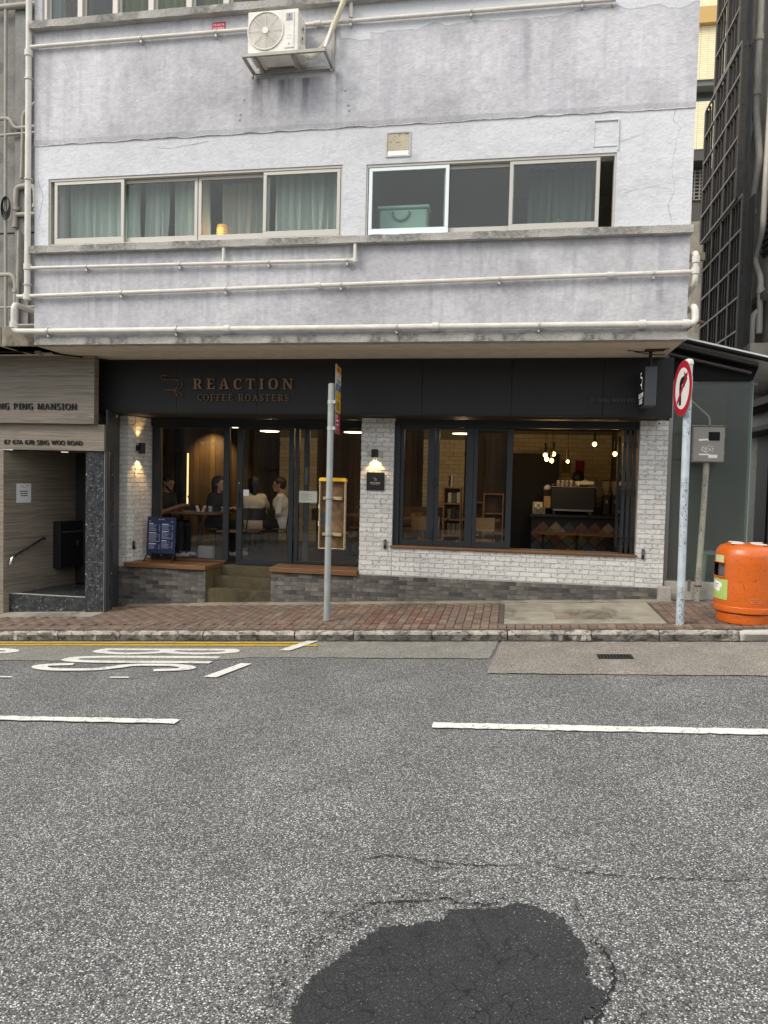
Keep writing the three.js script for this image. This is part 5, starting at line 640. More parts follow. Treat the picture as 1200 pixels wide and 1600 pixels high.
{ // stall with frosted glass screen and canopy
  const s = thing('frosted_screen', 'tall frosted glass screen of the stall beside the brick wall', 'glass screen'); mesh('glass', rb(2.07, .53, -.115, 3.03, 3.14, -.1, .003), M.frost, s); mesh('stone_base', [rb(2.02, .0, -.2, 3.05, .52, -.04, .008)], M.concrete, s); mesh('post', rb(2.012, .1, -.12, 2.062, 3.14, -.06, .004), M.steel, s); mesh('rail', [rb(2.063, 2.42, -.145, 2.34, 2.47, -.117, .003), rb(2.063, 2.1, -.145, 2.3, 2.14, -.117, .003)], M.concDark, s); mesh('glass_edge', rb(3.031, .53, -.117, 3.04, 3.14, -.098, .002), std(0x8fb5a8, .3), s);
  const c = thing('stall_canopy', 'black sloping canopy with a bright metal edge above the frosted screen', 'canopy'); const roof = (y, t, z0, z1, x0 = 1.86, x1 = 4.4) => ext([[x0, 3.695 - (x0 - 1.86) * .245 + y], [x1, 3.695 - (x1 - 1.86) * .245 + y], [x1, 3.695 - (x1 - 1.86) * .245 + y + t], [x0, 3.695 - (x0 - 1.86) * .245 + y + t]], z1 - z0).translate(0, 0, z0);
  mesh('roof_sheet', uvm(roof(-.03, .02, -2.2, .34)), std(0xe4e6e6, .4, { metalness: .2 }), c); mesh('edge', uvm(roof(-.052, .02, .2, .32)), M.black, c); mesh('batten', uvm(roof(-.12, .035, .12, .2, 1.9, 3.0)), std(0x4a4748, .6), c); mesh('batten', uvm(roof(-.22, .03, .02, .1, 1.95, 2.95)), std(0x4a4748, .6), c); mesh('fascia', ext([[2.0, 3.142], [3.0, 3.142], [3.06, 3.3], [3.06, 3.34], [2.0, 3.6]], .12).translate(0, 0, -.14), M.dark, c);
  const b = thing('stall_booth', 'dark lined booth behind the frosted glass screen', 'booth'); mesh('back_wall', bx(2.02, .2, -1.4, 3.2, 3.1, -1.35), std(0x8a908c, .9), b); mesh('side_wall', bx(3.06, .2, -1.34, 3.1, 3.1, -.3), std(0x8a908c, .9), b); mesh('ceiling', bx(2.02, 3.1, -1.4, 3.1, 3.13, -.15), std(0x8a908c, .9), b); mesh('floor', bx(2.02, .1, -1.34, 3.05, .45, -.21), M.concDark, b);
  const ch = thing('plastic_stool', 'pale plastic stool pressed against the frosted glass', 'stool', [2.72, .452, -.3]); mesh('seat', rb(-.2, .42, -.17, .2, .46, .17, .03, 3), std(0xc6d4cf, .6), ch); for (const [a, b2] of [[-1, -1], [1, -1], [-1, 1], [1, 1]]) mesh('leg', bar([a * .16, .42, b2 * .13], [a * .2, 0, b2 * .15], .05, .04), std(0xc6d4cf, .6), ch);
}
// ---------------------------------------------------------------- alley: neighbouring block with metal screens, pipes and far building
{
  const b = thing('alley_building', 'grey tenement wall along the side alley', 'building'); mesh('wall', bx(4.05, -.2, -5.6, 4.5, 16, -.2), std(0xdedbd4, .85, { map: softC }), b); mesh('tiled_foot', bx(4.0, .0, -6, 4.049, 3.1, -.4), std(0xb9b5ac, .6, { map: grimeC }), b); mesh('shop_door', bx(3.97, .2, -2.9, 3.999, 2.6, -2.35), std(0x1c1714, .6), b); mesh('beam', [rb(3.6, 3.0, -3.5, 4.04, 3.12, -.4, .01), rb(3.6, 2.62, -3.5, 4.04, 2.7, -.4, .01)], M.black, b);
  mesh('louvre_window', [bx(4.0, 5.6, -3.2, 4.045, 7.0, -.6), bx(4.0, 7.9, -3.2, 4.045, 9.2, -.6)], std(0x4b4c4e, .8), b); for (let i = 0; i < 14; i++) mesh('louvre_slat', rb(3.97, 5.65 + i * .1, -3.2, 4.0, 5.68 + i * .1, -.6, .003), std(0x5b5b59, .7), b);
  mesh('floor_ledge', [rb(3.9, 4.85, -5.5, 4.049, 4.95, -.4, .01)], M.pipeG, b);
  const post = std(0x3d3a37, .75, { map: grimeC }), rail = std(0x8e877d, .7, { map: grimeC });
  const scr = (label, z0, z1, y0, y1, X, np, nr) => { const t = thing('metal_screen', label, 'metal screen', [0, 0, 0], 0, 'metal window screens in the alley'); for (let i = 0; i <= np; i++) { const z = z0 + (z1 - z0) * i / np, big = i % 4 === 0; mesh('post', rb(X - (big ? .04 : .012), y0, z - (big ? .05 : .016), X + (big ? .06 : .02), y1, z + (big ? .05 : .016), .003), post, t); } for (let j = 0; j <= nr; j++) { const y = y0 + (y1 - y0) * j / nr; mesh('rail', rb(X - .045, y - .018, z1, X - .013, y + .018, z0, .003), rail, t); } mesh('backing', bx(X + .13, y0, z1, X + .16, y1, z0), std(0x26282b, .7), t); };
  scr('dark metal screen over the lower alley windows', -2.5, -4.9, 3.2, 6.4, 3.5, 16, 6); scr('dark metal screen over the upper alley windows', -2.75, -5.0, 6.42, 8.9, 3.46, 12, 5); scr('tall dark metal screen at the top of the alley', -2.95, -4.4, 8.95, 12.6, 3.46, 8, 6);
  const P = (label, pts, r, cl = []) => { const t = thing('alley_pipe', label, 'pipe', [0, 0, 0], 0, 'pipes in the alley'); mesh('tube', pipe(pts, r, .1, 10), M.pipeW, t); for (const c of cl) mesh('pipe_socket', new THREE.CylinderGeometry(r * 1.3, r * 1.3, .09, 12).translate(...c), M.pipeW, t); };
  P('stout pale pipe with branches up the alley wall', [[3.86, 4.2, -3.35], [3.86, 6.6, -3.35], [3.86, 7.2, -3.1], [3.86, 8.2, -3.4], [3.86, 12, -3.4]], .06, [[3.86, 6.4, -3.35], [3.86, 8.4, -3.4], [3.86, 9.3, -3.4]]); P('pale pipe zigzagging up the alley wall', [[3.9, 4.0, -3.75], [3.9, 7.4, -3.75], [3.9, 7.9, -3.45], [3.9, 8.5, -3.9], [3.9, 12, -3.9]], .05, [[3.9, 5.4, -3.75], [3.9, 9.1, -3.9]]); P('slanting pale pipe crossing the louvred window', [[3.92, 4.3, -2.9], [3.92, 5.2, -2.95], [3.92, 5.6, -3.3], [3.92, 6.0, -2.95], [3.92, 9, -2.8]], .05, [[3.92, 5.0, -2.94]]); P('thin pipe beside the screen', [[3.82, 3.3, -2.95], [3.82, 4.6, -2.95], [3.95, 4.72, -2.95]], .05, [[3.82, 3.8, -2.95]]);
  for (const [i, z] of [[0, -2.55], [1, -3.05]]) { const t = thing('air_conditioner', i ? 'grey condenser box beside the metal screen, above the canopy' : 'grey condenser box nearer the street above the black canopy', 'air conditioner', [3.8, 3.5, z]); mesh('casing', rb(-.17, 0, -.2, .2, .55, .2, .012), M.pipeG, t); mesh('fan_ring', new THREE.TorusGeometry(.15, .014, 8, 28).rotateY(Math.PI / 2).translate(-.172, .28, 0), M.frame, t); mesh('fan_dark', new THREE.CylinderGeometry(.145, .145, .006, 28).rotateZ(Math.PI / 2).translate(-.171, .28, 0), M.dark, t); for (let k = 0; k < 6; k++) mesh('grille_bar', rod([-.178, .28 + .14 * Math.sin(k), .14 * Math.cos(k)], [-.178, .28 - .14 * Math.sin(k), -.14 * Math.cos(k)], .003, .003, 5), M.pipeW, t); }
  const tileY = tex(256, 256, (u, v, o) => { const a = (u * 12) % 1, b2 = (v * 32) % 1, k = a < .05 || b2 < .14; const n = hs(Math.floor(u * 12), Math.floor(v * 32), 7); const L = k ? .82 : .96 + .06 * n; S(o, 250 * L, 238 * L, 196 * L); }, true, [2.4, 1.9]);
  const y = thing('yellow_tower', 'yellow tiled apartment tower at the end of the alley', 'building'); mesh('wall', [bx(3.4, 11.2, -14, 9, 12.5, -12), bx(3.4, 13.1, -14, 9, 14.55, -12), bx(3.4, 15.0, -14, 9, 22, -12.02)], std(0xffffff, .6, { map: tileY }), y); mesh('balcony_edge', rb(3.4, 14.55, -14, 9, 15.0, -11.85, .01), std(0xcaa868, .7), y); mesh('window_band', bx(3.4, 12.5, -14, 9, 13.1, -12.4), std(0x3a4246, .12), y); mesh('window_soffit', bx(3.4, 12.95, -12.4, 9, 13.099, -12.05), std(0x6a6f70, .7), y); mesh('lower_wall', bx(3.4, 0, -14, 9, 11.2, -12.6), std(0x54524e, .8), y); mesh('under_edge', bx(3.4, 10.9, -12.6, 9, 11.2, -12.02), std(0x54524e, .8), y);
  for (let i = 0; i < 9; i++) mesh('grille_bar', rb(4.2, 10.0 + i * .1, -12.58, 6, 10.03 + i * .1, -12.55, .004), M.pipeG, y); for (let i = 0; i < 12; i++) mesh('grille_bar', rb(4.2 + i * .14, 10.0, -12.55, 4.23 + i * .14, 10.85, -12.52, .004), M.pipeG, y);
  const e = thing('rear_wall', 'pale rendered wall closing the back of the alley', 'wall'); mesh('wall', bx(3.2, -.2, -9.3, 6.4, 8.2, -9), std(0xcfcabf, .85, { map: concC }), e); mesh('duct', bar([5.0, 7.4, -8.4], [5.15, 10.2, -10.4], .3, .12), M.pipeG, e); mesh('duct', bar([4.7, 7.4, -8.4], [4.85, 10.6, -10.4], .12, .1), M.pipeW, e);
  const k = thing('junction_bracket', 'rusty steel bracket fixed to the corner above the canopy', 'bracket'); mesh('arm', [bar([1.86, 3.6, 1.3], [2.25, 3.78, .5], .05, .02), bar([1.86, 3.5, 1.3], [2.1, 3.72, .7], .03, .02)], M.rust, k); mesh('plate', rb(1.83, 3.45, 1.2, 1.86, 3.66, 1.36, .004), M.rust, k);
  P('thin rainwater pipe on the side of the plastered block', [[1.9, 4.0, .2], [1.9, 9, .1]], .04); const lt = thing('corner_floodlight', 'cream square lamp arm sticking out from the screen', 'lamp'); mesh('arm', rb(3.0, 6.0, -4.7, 3.44, 6.14, -4.6, .01), std(0xcfc39c, .6), lt); mesh('box', rb(2.9, 5.98, -4.74, 3.0, 6.16, -4.56, .01), M.pipeW, lt);
}
{ // unseen low terrace added behind the camera to darken reflections in the shop glass
  const mk = (x0, x1, h, c, label) => { const t = thing('added_street_building', label, 'building', [0, 0, 0], 0, 'added low terrace across the street'); const y0 = roadY((x0 + x1) / 2) - 1, m = std(c, .85, { map: concC }); mesh('wall', bx(x0, y0, 16.6, x1, h, 22), m, t); const n = Math.round((x1 - x0) / 2.2); for (let i = 0; i < n; i++) { const a = x0 + .3 + i * (x1 - x0 - .3) / n, b = a + 1.7; mesh('window', bx(a, h - 2.2, 16.55, b, h - .9, 16.598), std(0x1b2024, .2), t); mesh('shopfront', bx(a, y0 + 1, 16.55, b, y0 + 3.4, 16.598), std(0x2a2622, .6), t); } mesh('cornice', rb(x0, h - .3, 16.4, x1, h + .2, 16.59, .02), m, t); };
  mk(-24, -10.2, 4.4, 0x8c8478, 'unseen buff terrace building added across the street'); mk(-10, -.2, 4.2, 0x6f7673, 'unseen green grey terrace building added across the street'); mk(0, 9.8, 4.9, 0x8a7f76, 'unseen brown grey terrace building added across the street'); mk(10, 24, 5.0, 0x77736c, 'unseen dark grey terrace building added across the street');
  structure('far_pavement', 'footway on the other side of the road', 'pavement', (() => { const g = uvm(new THREE.BoxGeometry(60, .14, 3.6, 4, 1, 1).translate(0, 0, 14.8)); const p = g.attributes.position; for (let i = 0; i < p.count; i++) p.setY(i, p.getY(i) + roadY(p.getX(i)) + .07); return g; })(), M.slab);
}

// ---------------------------------------------------------------- café interior
const FY = .43;
{
  const r = structure('cafe_room', 'dark floor, walls and ceiling of the café room', 'room'); M.floorI = std(0x4a4640, .5, { map: concC }); M.cream = std(0xc9b992, .6); M.ceil = std(0x1e1e21, .85); M.wallI = std(0x6e675a, .85);
  mesh('floor', bx(-7.3, .3, -4.7, 1.99, FY, -.622), M.floorI, r); mesh('floor', bx(-1.94, .3, -.62, 1.99, FY, -.162), M.floorI, r); mesh('ceiling', bx(-7.3, 2.95, -4.7, 1.99, 3.05, -.05), M.ceil, r); mesh('header_wall', [bx(-7.3, 2.66, -.6, 1.94, 2.949, .049)], M.ceil, r); mesh('side_wall', [bx(-7.42, .3, -4.7, -7.31, 3.05, -.82)], M.wallI, r); mesh('side_wall', [bx(1.88, FY, -4.7, 1.99, 2.949, -.7)], M.wallI, r); mesh('pier_back', bx(-7.3, .3, -.86, -5.47, 2.655, -.802), M.wallI, r); mesh('back_wall', bx(-7.42, .3, -4.85, 1.99, 3.05, -4.71), M.wallI, r);
  const wm = [0x5f4a30, 0x51402a, 0x6b5536, 0x483824, 0x5a482f, 0x73603c].map(c => std(c, .6, { map: woodC, bumpMap: woodC, bumpScale: .001 })); const pg = [0, 1, 2].map(s => { const g = rb(-.057, 0, -.012, .057, 2.3, .012, .002, 1), u = g.attributes.uv; for (let i = 0; i < u.count; i++) { const a = u.getX(i); u.setXY(i, u.getY(i) + s * .4, a + s * .13); } return g; });
  const w = thing('wood_panelling', 'vertical brown timber planks lining the back wall of the café', 'panelling'); let n = 0; for (let x = -7.2; x < .02; x += .118) { if ((x > -4.55 && x < -3.78) || (x > -1.68 && x < -.86)) continue; const m = mesh('plank', pg[n % 3], wm[Math.floor(hs(n, 5, 9) * 6)], w); m.position.set(x, FY + .002, -4.45 + (hs(n, 6, 9) - .5) * .012); n++; }
  const tg = [0, 1, 2].map(s => piece(.196, .076, .01, 1, 1, .002, .001, 900 + s)); const tm = [0xcdbd96, 0xc5b48c, 0xd3c4a0].map(c => std(c, .45)); const T = { L: .2, H: .08, joint: .004, geos: tg, mats: tm };
  const col = (x0, x1, z, label, s) => { const c = thing('tiled_column', label, 'column'); layBricks(c, [x0, z], [x1, z], FY + .08, 2.56, { ...T, s }); mesh('core', [bx(x0 + .002, FY + .001, -4.43, x1 - .002, 2.93, z - .006)], std(0x7d745c, .9), c); };
  col(-4.55, -3.78, -4.0, 'cream tiled column behind the café door', 31); col(-1.68, -.88, -4.0, 'cream tiled column behind the bookshelf', 33);
  const bw = thing('tiled_bar_wall', 'cream tiled wall behind the coffee bar', 'tiled wall'); layBricks(bw, [.02, -4.4], [1.86, -4.4], 1.35, 2.71, { ...T, s: 37 }); mesh('backing', bx(.02, FY + .001, -4.7, 1.868, 2.94, -4.408), std(0x7d745c, .9), bw);
  single('beam', 'dark ceiling beam and ducts above the coffee bar', 'beam', [bx(-.02, 2.72, -3.6, 1.86, 2.94, -3.3), rod([0, 2.74, -2.0], [1.7, 2.74, -2.0], .05), bx(-.02, 2.8, -1.2, 1.86, 2.9, -1.0)], M.ceil); single('ceiling_track', 'pale conduit rails under the café ceiling', 'conduit', [rb(.05, 2.64, -2.02, .75, 2.66, -1.98, .003), rb(.2, 2.69, -2.3, .8, 2.71, -2.27, .003), rod([.5, 2.66, -2.0], [.5, 2.94, -2.0], .006), rod([.1, 2.66, -2.0], [.1, 2.94, -2.0], .006)], M.pipeG);
}
// lamps
const glow = (c, i) => new THREE.MeshStandardMaterial({ color: 0xfff4e0, emissive: c, emissiveIntensity: i });
[[-4.09, -2.0, 'oval ceiling lamp glowing above the seated man in white'], [-2.62, -2.0, 'oval ceiling lamp partly hidden by the white brick pier'], [-.81, -2.0, 'oval ceiling lamp seen through the folding window']].forEach(([x, z, l]) => { const t = thing('ceiling_lamp', l, 'lamp', [x, 2.55, z]); mesh('diffuser', new THREE.CylinderGeometry(.17, .16, .022, 32), glow(0xffe2b0, 1.6), t); mesh('rim', new THREE.TorusGeometry(.172, .01, 6, 32).rotateX(Math.PI / 2).translate(0, .01, 0), M.black, t); mesh('stem', rod([0, .012, 0], [0, .4, 0], .008), M.black, t); const p = new THREE.PointLight(0xffd9a0, .42); p.position.set(0, -.06, 0); p.castShadow = true; t.add(p); });
{ const t = thing('wall_washer', 'narrow spotlight washing the timber wall behind the couple', 'lamp', [-6.1, 2.86, -3.9]); mesh('can', new THREE.CylinderGeometry(.04, .04, .12, 16, 1, true).translate(0, .03, 0), std(0x151515, .6, { side: THREE.DoubleSide }), t); mesh('bulb', new THREE.SphereGeometry(.02, 10, 8).translate(0, .02, 0), M.bulb, t); const p = new THREE.SpotLight(0xffd391, 5, 5, .75, .6); p.position.set(0, -.03, 0); p.target.position.set(-.05, -1, -.55); p.castShadow = true; t.add(p, p.target);
  const m = thing('mirror', 'tall mirror panel with a glowing strip along its edge', 'mirror', [-6.15, 1.2, -3.02]); mesh('panel', rb(-.16, 0, -.02, .1, 1.0, 0, .003), std(0x3d3a33, .25, { metalness: .6 }), m); mesh('light_strip', rb(.1, 0, -.015, .125, .98, .012, .003), glow(0xffdf9a, .9), m); const q = new THREE.RectAreaLight(0xffdf9a, 1.2, .02, .96); q.position.set(.113, .49, .02); q.rotation.y = Math.PI; m.add(q); mesh('stand', rb(-.03, -.77, -.02, .03, 0, -.004, .003), M.black, m); }
[[.51, 2.206, -1.6], [.54, 2.15, -1.75], [.61, 2.125, -1.65], [.64, 2.23, -1.7], [.851, 2.114, -1.6], [1.243, 2.386, -1.6], [1.55, 2.244, -1.6]].forEach(([x, y, z], i) => { const t = thing('pendant_lamp', i < 4 ? 'black pendant lamp with glowing globe in the cluster of four' : ['black pendant lamp hanging lowest, beside the cluster of four', 'black pendant lamp with the shortest cord above the espresso machine', 'black pendant lamp beside the folded window panels'][i - 4], 'pendant lamp', [x, y, z], 0, i < 4 ? 'cluster of four pendant lamps' : undefined); const small = i === 4 ? .75 : 1; mesh('globe', new THREE.SphereGeometry(.034 * small, 16, 12), glow(0xffcf7d, 3.2), t); mesh('socket', new THREE.CylinderGeometry(.017, .017, .15, 14).translate(0, .108, 0), M.black, t); mesh('cord', rod([0, .18, 0], [0, 2.94 - y, 0], .003, .003, 5), M.black, t); const p = new THREE.PointLight(0xffc878, .1); p.position.set(0, -.05, .01); p.castShadow = true; t.add(p); });
// furniture
function table(x, z, w, d, label, h = .74) { const t = thing('cafe_table', label, 'table', [x, FY, z]); mesh('table_top', rb(-w / 2, h - .03, -d / 2, w / 2, h, d / 2, .006), M.wood, t); mesh('column', rod([0, .02, 0], [0, h - .03, 0], .03), M.black, t); mesh('base', rb(-.22, 0, -.22, .22, .02, .22, .006), M.black, t); return t; }
const woodL = std(0xb98a55, .5, { map: woodC });
function chair(x, z, turn, label, dk) { const t = thing('cafe_chair', label, 'chair', [x, FY, z], turn); mesh('seat', rb(-.2, .43, -.2, .2, .45, .2, .02, 3), woodL, t); mesh('backrest', (() => { const g = new THREE.CylinderGeometry(.5, .5, .2, 14, 1, true, -.42, .84).translate(0, 0, -.5).rotateY(Math.PI).translate(0, .72, -.72 + .02); return mergeGeometries([g]); })(), std(dk ? 0x26211c : 0xa8824f, .5, { map: woodC, side: THREE.DoubleSide }), t); for (const [a, b] of [[-1, 1], [1, 1]]) mesh('leg', rod([a * .16, .43, b * .16], [a * .2, 0, b * .2], .011), M.black, t); for (const a of [-1, 1]) mesh('leg', pipe([[a * .2, 0, -.22], [a * .17, .44, -.17], [a * .18, .82, -.22]], .011, .08), M.black, t); return t; }
table(-5.0, -1.25, .85, .62, 'wooden café table between the man with a phone and the woman'); table(-4.55, -2.35, .6, .6, 'wooden café table beside the woman in the cream top'); table(-1.32, -1.6, .66, .55, 'wooden café table behind the first folding panel'); table(-.46, -1.75, .6, .55, 'wooden café table behind the third folding panel'); table(-2.45, -2.2, .6, .6, 'wooden café table behind the timetable case');
chair(-1.2, -1.12, Math.PI, 'plywood chair with its back to the street at the first folding panel table'); chair(-.42, -1.3, Math.PI, 'plywood chair with its back to the street at the third folding panel table'); chair(-2.85, -1.9, R(100), 'plywood chair at one side of the table behind the timetable case'); chair(-2.1, -1.9, R(-110), 'plywood chair at the pier side of the table behind the timetable case'); chair(-4.46, -1.3, R(-90), 'plywood chair at the end of the couple table', 1); 
chair(-5.72, -1.3, R(90), 'plywood chair under the man with the phone', 1); chair(-4.98, -1.78, R(60), 'plywood chair under the dark haired woman at the window table', 1); chair(-4.36, -2.0, R(200), 'plywood chair under the woman in the cream top', 1); chair(-3.93, -2.3, R(-100), 'plywood chair under the man in the white shirt', 1);
{ const b = thing('bench', 'long wooden wall bench behind the folding window', 'bench', [-2.3, FY, -3.3]); mesh('seat', rb(-.6, .42, -.22, 1.2, .46, .22, .008), M.wood, b); mesh('backrest', rb(-.6, .5, -.26, 1.2, .85, -.22, .006), M.woodDark, b); for (const x of [-.5, 1.1]) mesh('leg', rb(x - .03, 0, -.2, x + .03, .42, .2, .004), M.woodDark, b); }
function shelf(x, z, w, h, n, label, cat = 'bookshelf') { const t = thing('bookshelf', label, cat, [x, FY, z]); for (const s of [-1, 1]) mesh('side', rb(s * w / 2 - .012, 0, -.13, s * w / 2 + .012, h, .13, .003), woodL, t); for (let i = 0; i <= n; i++) mesh('shelf', rb(-w / 2 + .0125, .06 + (h - .09) * i / n, -.13, w / 2 - .0125, .085 + (h - .09) * i / n, .13, .003), woodL, t); mesh('back', bx(-w / 2 + .0125, .02, -.128, w / 2 - .0125, h - .01, -.12), M.woodDark, t); return t; }
shelf(-1.03, -3.2, .3, 1.24, 4, 'narrow wooden shelf of bags in front of the cream tiled column'); shelf(-.3, -3.4, .34, 1.14, 3, 'wooden shelf unit behind the third folding panel'); shelf(-.62, -3.45, .26, .98, 3, 'lower wooden shelf unit beside the wooden shelf unit');
for (let i = 0; i < 4; i++) for (let k = 0; k < 3; k++) { const h = .17 + hs(i, k, 5) * .05; tag(mesh('coffee_bag', rb(-1.11 + k * .08, FY + .086 + (1.15 * i) / 4, -3.2, -1.045 + k * .08, FY + .086 + 1.15 * i / 4 + h, -3.11, .012, 3), [std(0x2c2d2c, .6), std(0x6b6a60, .6), std(0xd0cdc2, .6)][Math.floor(hs(i, k, 6) * 3)]), 'coffee bag standing on the narrow wooden shelf', 'bag', 'coffee bags on the narrow shelf'); }
tag(mesh('book', rb(-1.06, FY + 1.242, -3.22, -1.035, FY + 1.45, -3.08, .003), std(0xded9cb, .7)), 'pale upright book on top of the narrow wooden shelf', 'book'); tag(mesh('book', rb(-1.1, FY + 1.242, -3.22, -1.075, FY + 1.44, -3.08, .003), std(0x33322e, .7)), 'dark upright book on top of the narrow wooden shelf', 'book');
{ // coffee bar
  const c = thing('coffee_bar', 'coffee bar counter faced with patterned diamond tiles', 'counter', [0, 0, 0]); mesh('body', bx(.36, FY + .001, -3.2, 1.85, 1.2, -2.62), M.black, c); mesh('counter_top', rb(.33, 1.2, -3.25, 1.86, 1.25, -2.56, .005), std(0x16171a, .4), c);
  const tc = [0x6a675e, 0x4a5450, 0x5a3c34, 0x7a7362, 0x3a434a, 0x55564c, 0x858070, 0x5c453c, 0x33383c, 0x66603f].map(q => std(q, .4)); const dg = piece(.148, .148, .008, 1, 1, .006, .001, 960).rotateZ(Math.PI / 4); const s = .1075;
  for (let j = 0; j < 7; j++) for (let i = 0; i < 14; i++) { const x = .45 + (i + (j % 2 ? .5 : 0)) * .2125 * .5 * 1.0 * 2 * .5 * 2, y = FY + .06 + j * .1075; if (x > 1.78 || y > 1.12) continue; const m = mesh('tile', dg, tc[Math.floor(hs(i, j, 71) * 10)], c); m.position.set(x, y, -2.61); }
  const b = thing('bar_bench', 'long wooden bench plank in front of the tiled bar', 'bench', [0, 0, 0]); mesh('plank', rb(.46, .93, -2.5, 1.09, .965, -2.2, .005), M.wood, b); mesh('plank', rb(1.1, .925, -2.5, 1.75, .96, -2.2, .005), M.wood, b); for (const x of [.55, 1.1, 1.65]) mesh('leg', rb(x - .02, FY, -2.4, x + .02, .925, -2.36, .003), M.black, b);
  const e = thing('espresso_machine', 'large black espresso machine on the bar', 'coffee machine', [1.04, 1.251, -2.9]); const bk = std(0x0e0e10, .5); mesh('body', rb(-.37, .06, -.22, .37, .46, .24, .03, 4), bk, e); mesh('top_tray', [rb(-.36, .46, -.2, .36, .475, .22, .004)], M.steel, e); mesh('rail', [rod([-.35, .51, .22], [.35, .51, .22], .006), rod([-.35, .47, .22], [-.35, .51, .22], .006), rod([.35, .47, .22], [.35, .51, .22], .006)], M.chrome, e); for (const x of [-.3, .3]) mesh('foot', rod([x, 0, .1], [x, .06, .1], .025), M.steel, e); mesh('drip_tray', rb(-.33, .06, .24, .33, .09, .27, .003), M.steel, e);
  for (let i = 0; i < 8; i++) tag(mesh('coffee_cup', lathe([[0, 0], [.022, 0], [.034, .05], [.031, .05], [.02, .004], [0, .004]], 14).translate(.80 + (i % 4) * .07, 1.727 + (i > 3 ? .052 : 0), -2.82 + (i % 2) * .04), std(0xd9d6cc, .4)), 'cup stacked on top of the espresso machine', 'cup', 'cups on the espresso machine');
  single('folded_towel', 'crumpled white towel on top of the espresso machine', 'towel', (() => { const g = new THREE.BoxGeometry(.3, .06, .16, 14, 3, 8); const p = g.attributes.position; for (let i = 0; i < p.count; i++) { const n = fbm(p.getX(i) + 1, p.getZ(i) + 1, 9, 9, 3, 3); p.setY(i, p.getY(i) * (.6 + .8 * n) + .03 * n + .05 * p.getX(i)); p.setX(i, p.getX(i) + .02 * n); } g.computeVertexNormals(); return g.translate(1.22, 1.775, -2.85); })(), std(0xe8e6e0, .9));
  for (const [x, l] of [[1.61, 'coffee grinder with a clear bean hopper beside the espresso machine'], [1.76, 'coffee grinder with a clear bean hopper next to the folded window']]) { const g = thing('coffee_grinder', l, 'grinder', [x, 1.251, -2.98]); mesh('body', rb(-.06, 0, -.1, .06, .34, .09, .015, 3), bk, g); mesh('hopper', lathe([[.03, .34], [.055, .4], [.08, .56], [.08, .58]], 18), new THREE.MeshPhysicalMaterial({ color: 0xd8cdb8, roughness: .15, transmission: .7, thickness: 0 }), g); mesh('hopper_lid', rb(-.085, .58, -.085, .085, .6, .085, .01), M.black, g); mesh('beans', lathe([[0, .36], [.03, .36], [.062, .46], [0, .47]], 14), M.rust, g); mesh('spout', rb(-.02, .2, .09, .02, .26, .14, .004), M.steel, g); }
  for (const [x, y, w, h, cc, l] of [[.95, 1.98, .16, .24, 0x8f8058, 'brown poster on the tiled bar wall'], [1.2, 1.97, .17, .25, 0x9c2f2c, 'red poster on the tiled bar wall'], [1.03, 1.68, .2, .12, 0x8e2b2a, 'red sign low on the tiled bar wall']]) single('poster', l, 'poster', bx(x, y, -4.388, x + w, y + h, -4.382), std(cc, .7));
  const pt = thing('black_partition', 'tall black cabinet at the end of the coffee bar', 'cabinet', [0, 0, 0]); mesh('case', rb(.02, FY, -3.9, .84, 2.3, -3.4, .006), std(0x0e0e10, .7), pt); mesh('door_line', bx(.42, FY + .05, -3.399, .426, 2.25, -3.3975), M.frame, pt);
  const di = thing('paper_dispenser', 'pale box of lids and paper on the bar end', 'dispenser', [.45, 1.251, -2.75]); mesh('box', rb(-.07, 0, -.08, .1, .2, .06, .006), std(0xb9b2a0, .7), di); mesh('roll', new THREE.TorusGeometry(.045, .022, 8, 20).translate(.02, .13, .082), M.paper, di); mesh('carton', rb(.11, .1, -.06, .24, .3, .05, .004), std(0xa88f63, .8), di); for (let i = 0; i < 3; i++) mesh('straw_jar', rod([-.02 + i * .07, 0, .12], [-.02 + i * .07, .11, .12], .022), M.steel, di);
  single('ceramic_dome', 'white round ceramic jar beside the espresso machine', 'jar', lathe([[0, .09], [.03, .085], [.06, .05], [.065, 0], [0, 0]].reverse(), 18).translate(.63, 1.66, -3.0), M.white); single('jar_stand', 'black stand under the white ceramic jar', 'stand', rb(.56, 1.25, -3.06, .7, 1.659, -2.94, .005), M.black);
  for (const [x, l] of [[.15, 'flat magazine lying on the window sill near the closed panel'], [.95, 'flat paper sheet lying on the window sill below the espresso machine']]) single('magazine', l, 'magazine', rb(x, .8545, -.22, x + .42, .862, -.06, .002), std(0x4c545c, .6));
}
for (const [x, y, z, l] of [[-4.78, FY + .741, -1.15, 'clear drinking glass on the couple’s table'], [-4.62, FY + .741, -1.3, 'second drinking glass on the couple’s table']]) single('drinking_glass', l.replace('’', ''), 'glass', lathe([[0, 0], [.03, 0], [.034, .1], [.032, .1], [.028, .006], [0, .006]], 16).translate(x, y, z), new THREE.MeshPhysicalMaterial({ color: 0xffffff, roughness: .05, transmission: .9, thickness: 0 }));
single('table_card', 'white folded card standing on the couple table', 'card', [bx(-.003, 0, -.05, .003, .11, .05).rotateZ(.35).translate(-5.0, FY + .741, -1.2), bx(-.003, 0, -.05, .003, .11, .05).rotateZ(-.35).translate(-4.93, FY + .741, -1.2)], M.white);
single('floor_bag', 'pale shopping bag standing under the couple table', 'bag', rb(-4.85, FY + .001, -.95, -4.6, FY + .22, -.83, .02, 3), std(0x8d8f8e, .7));
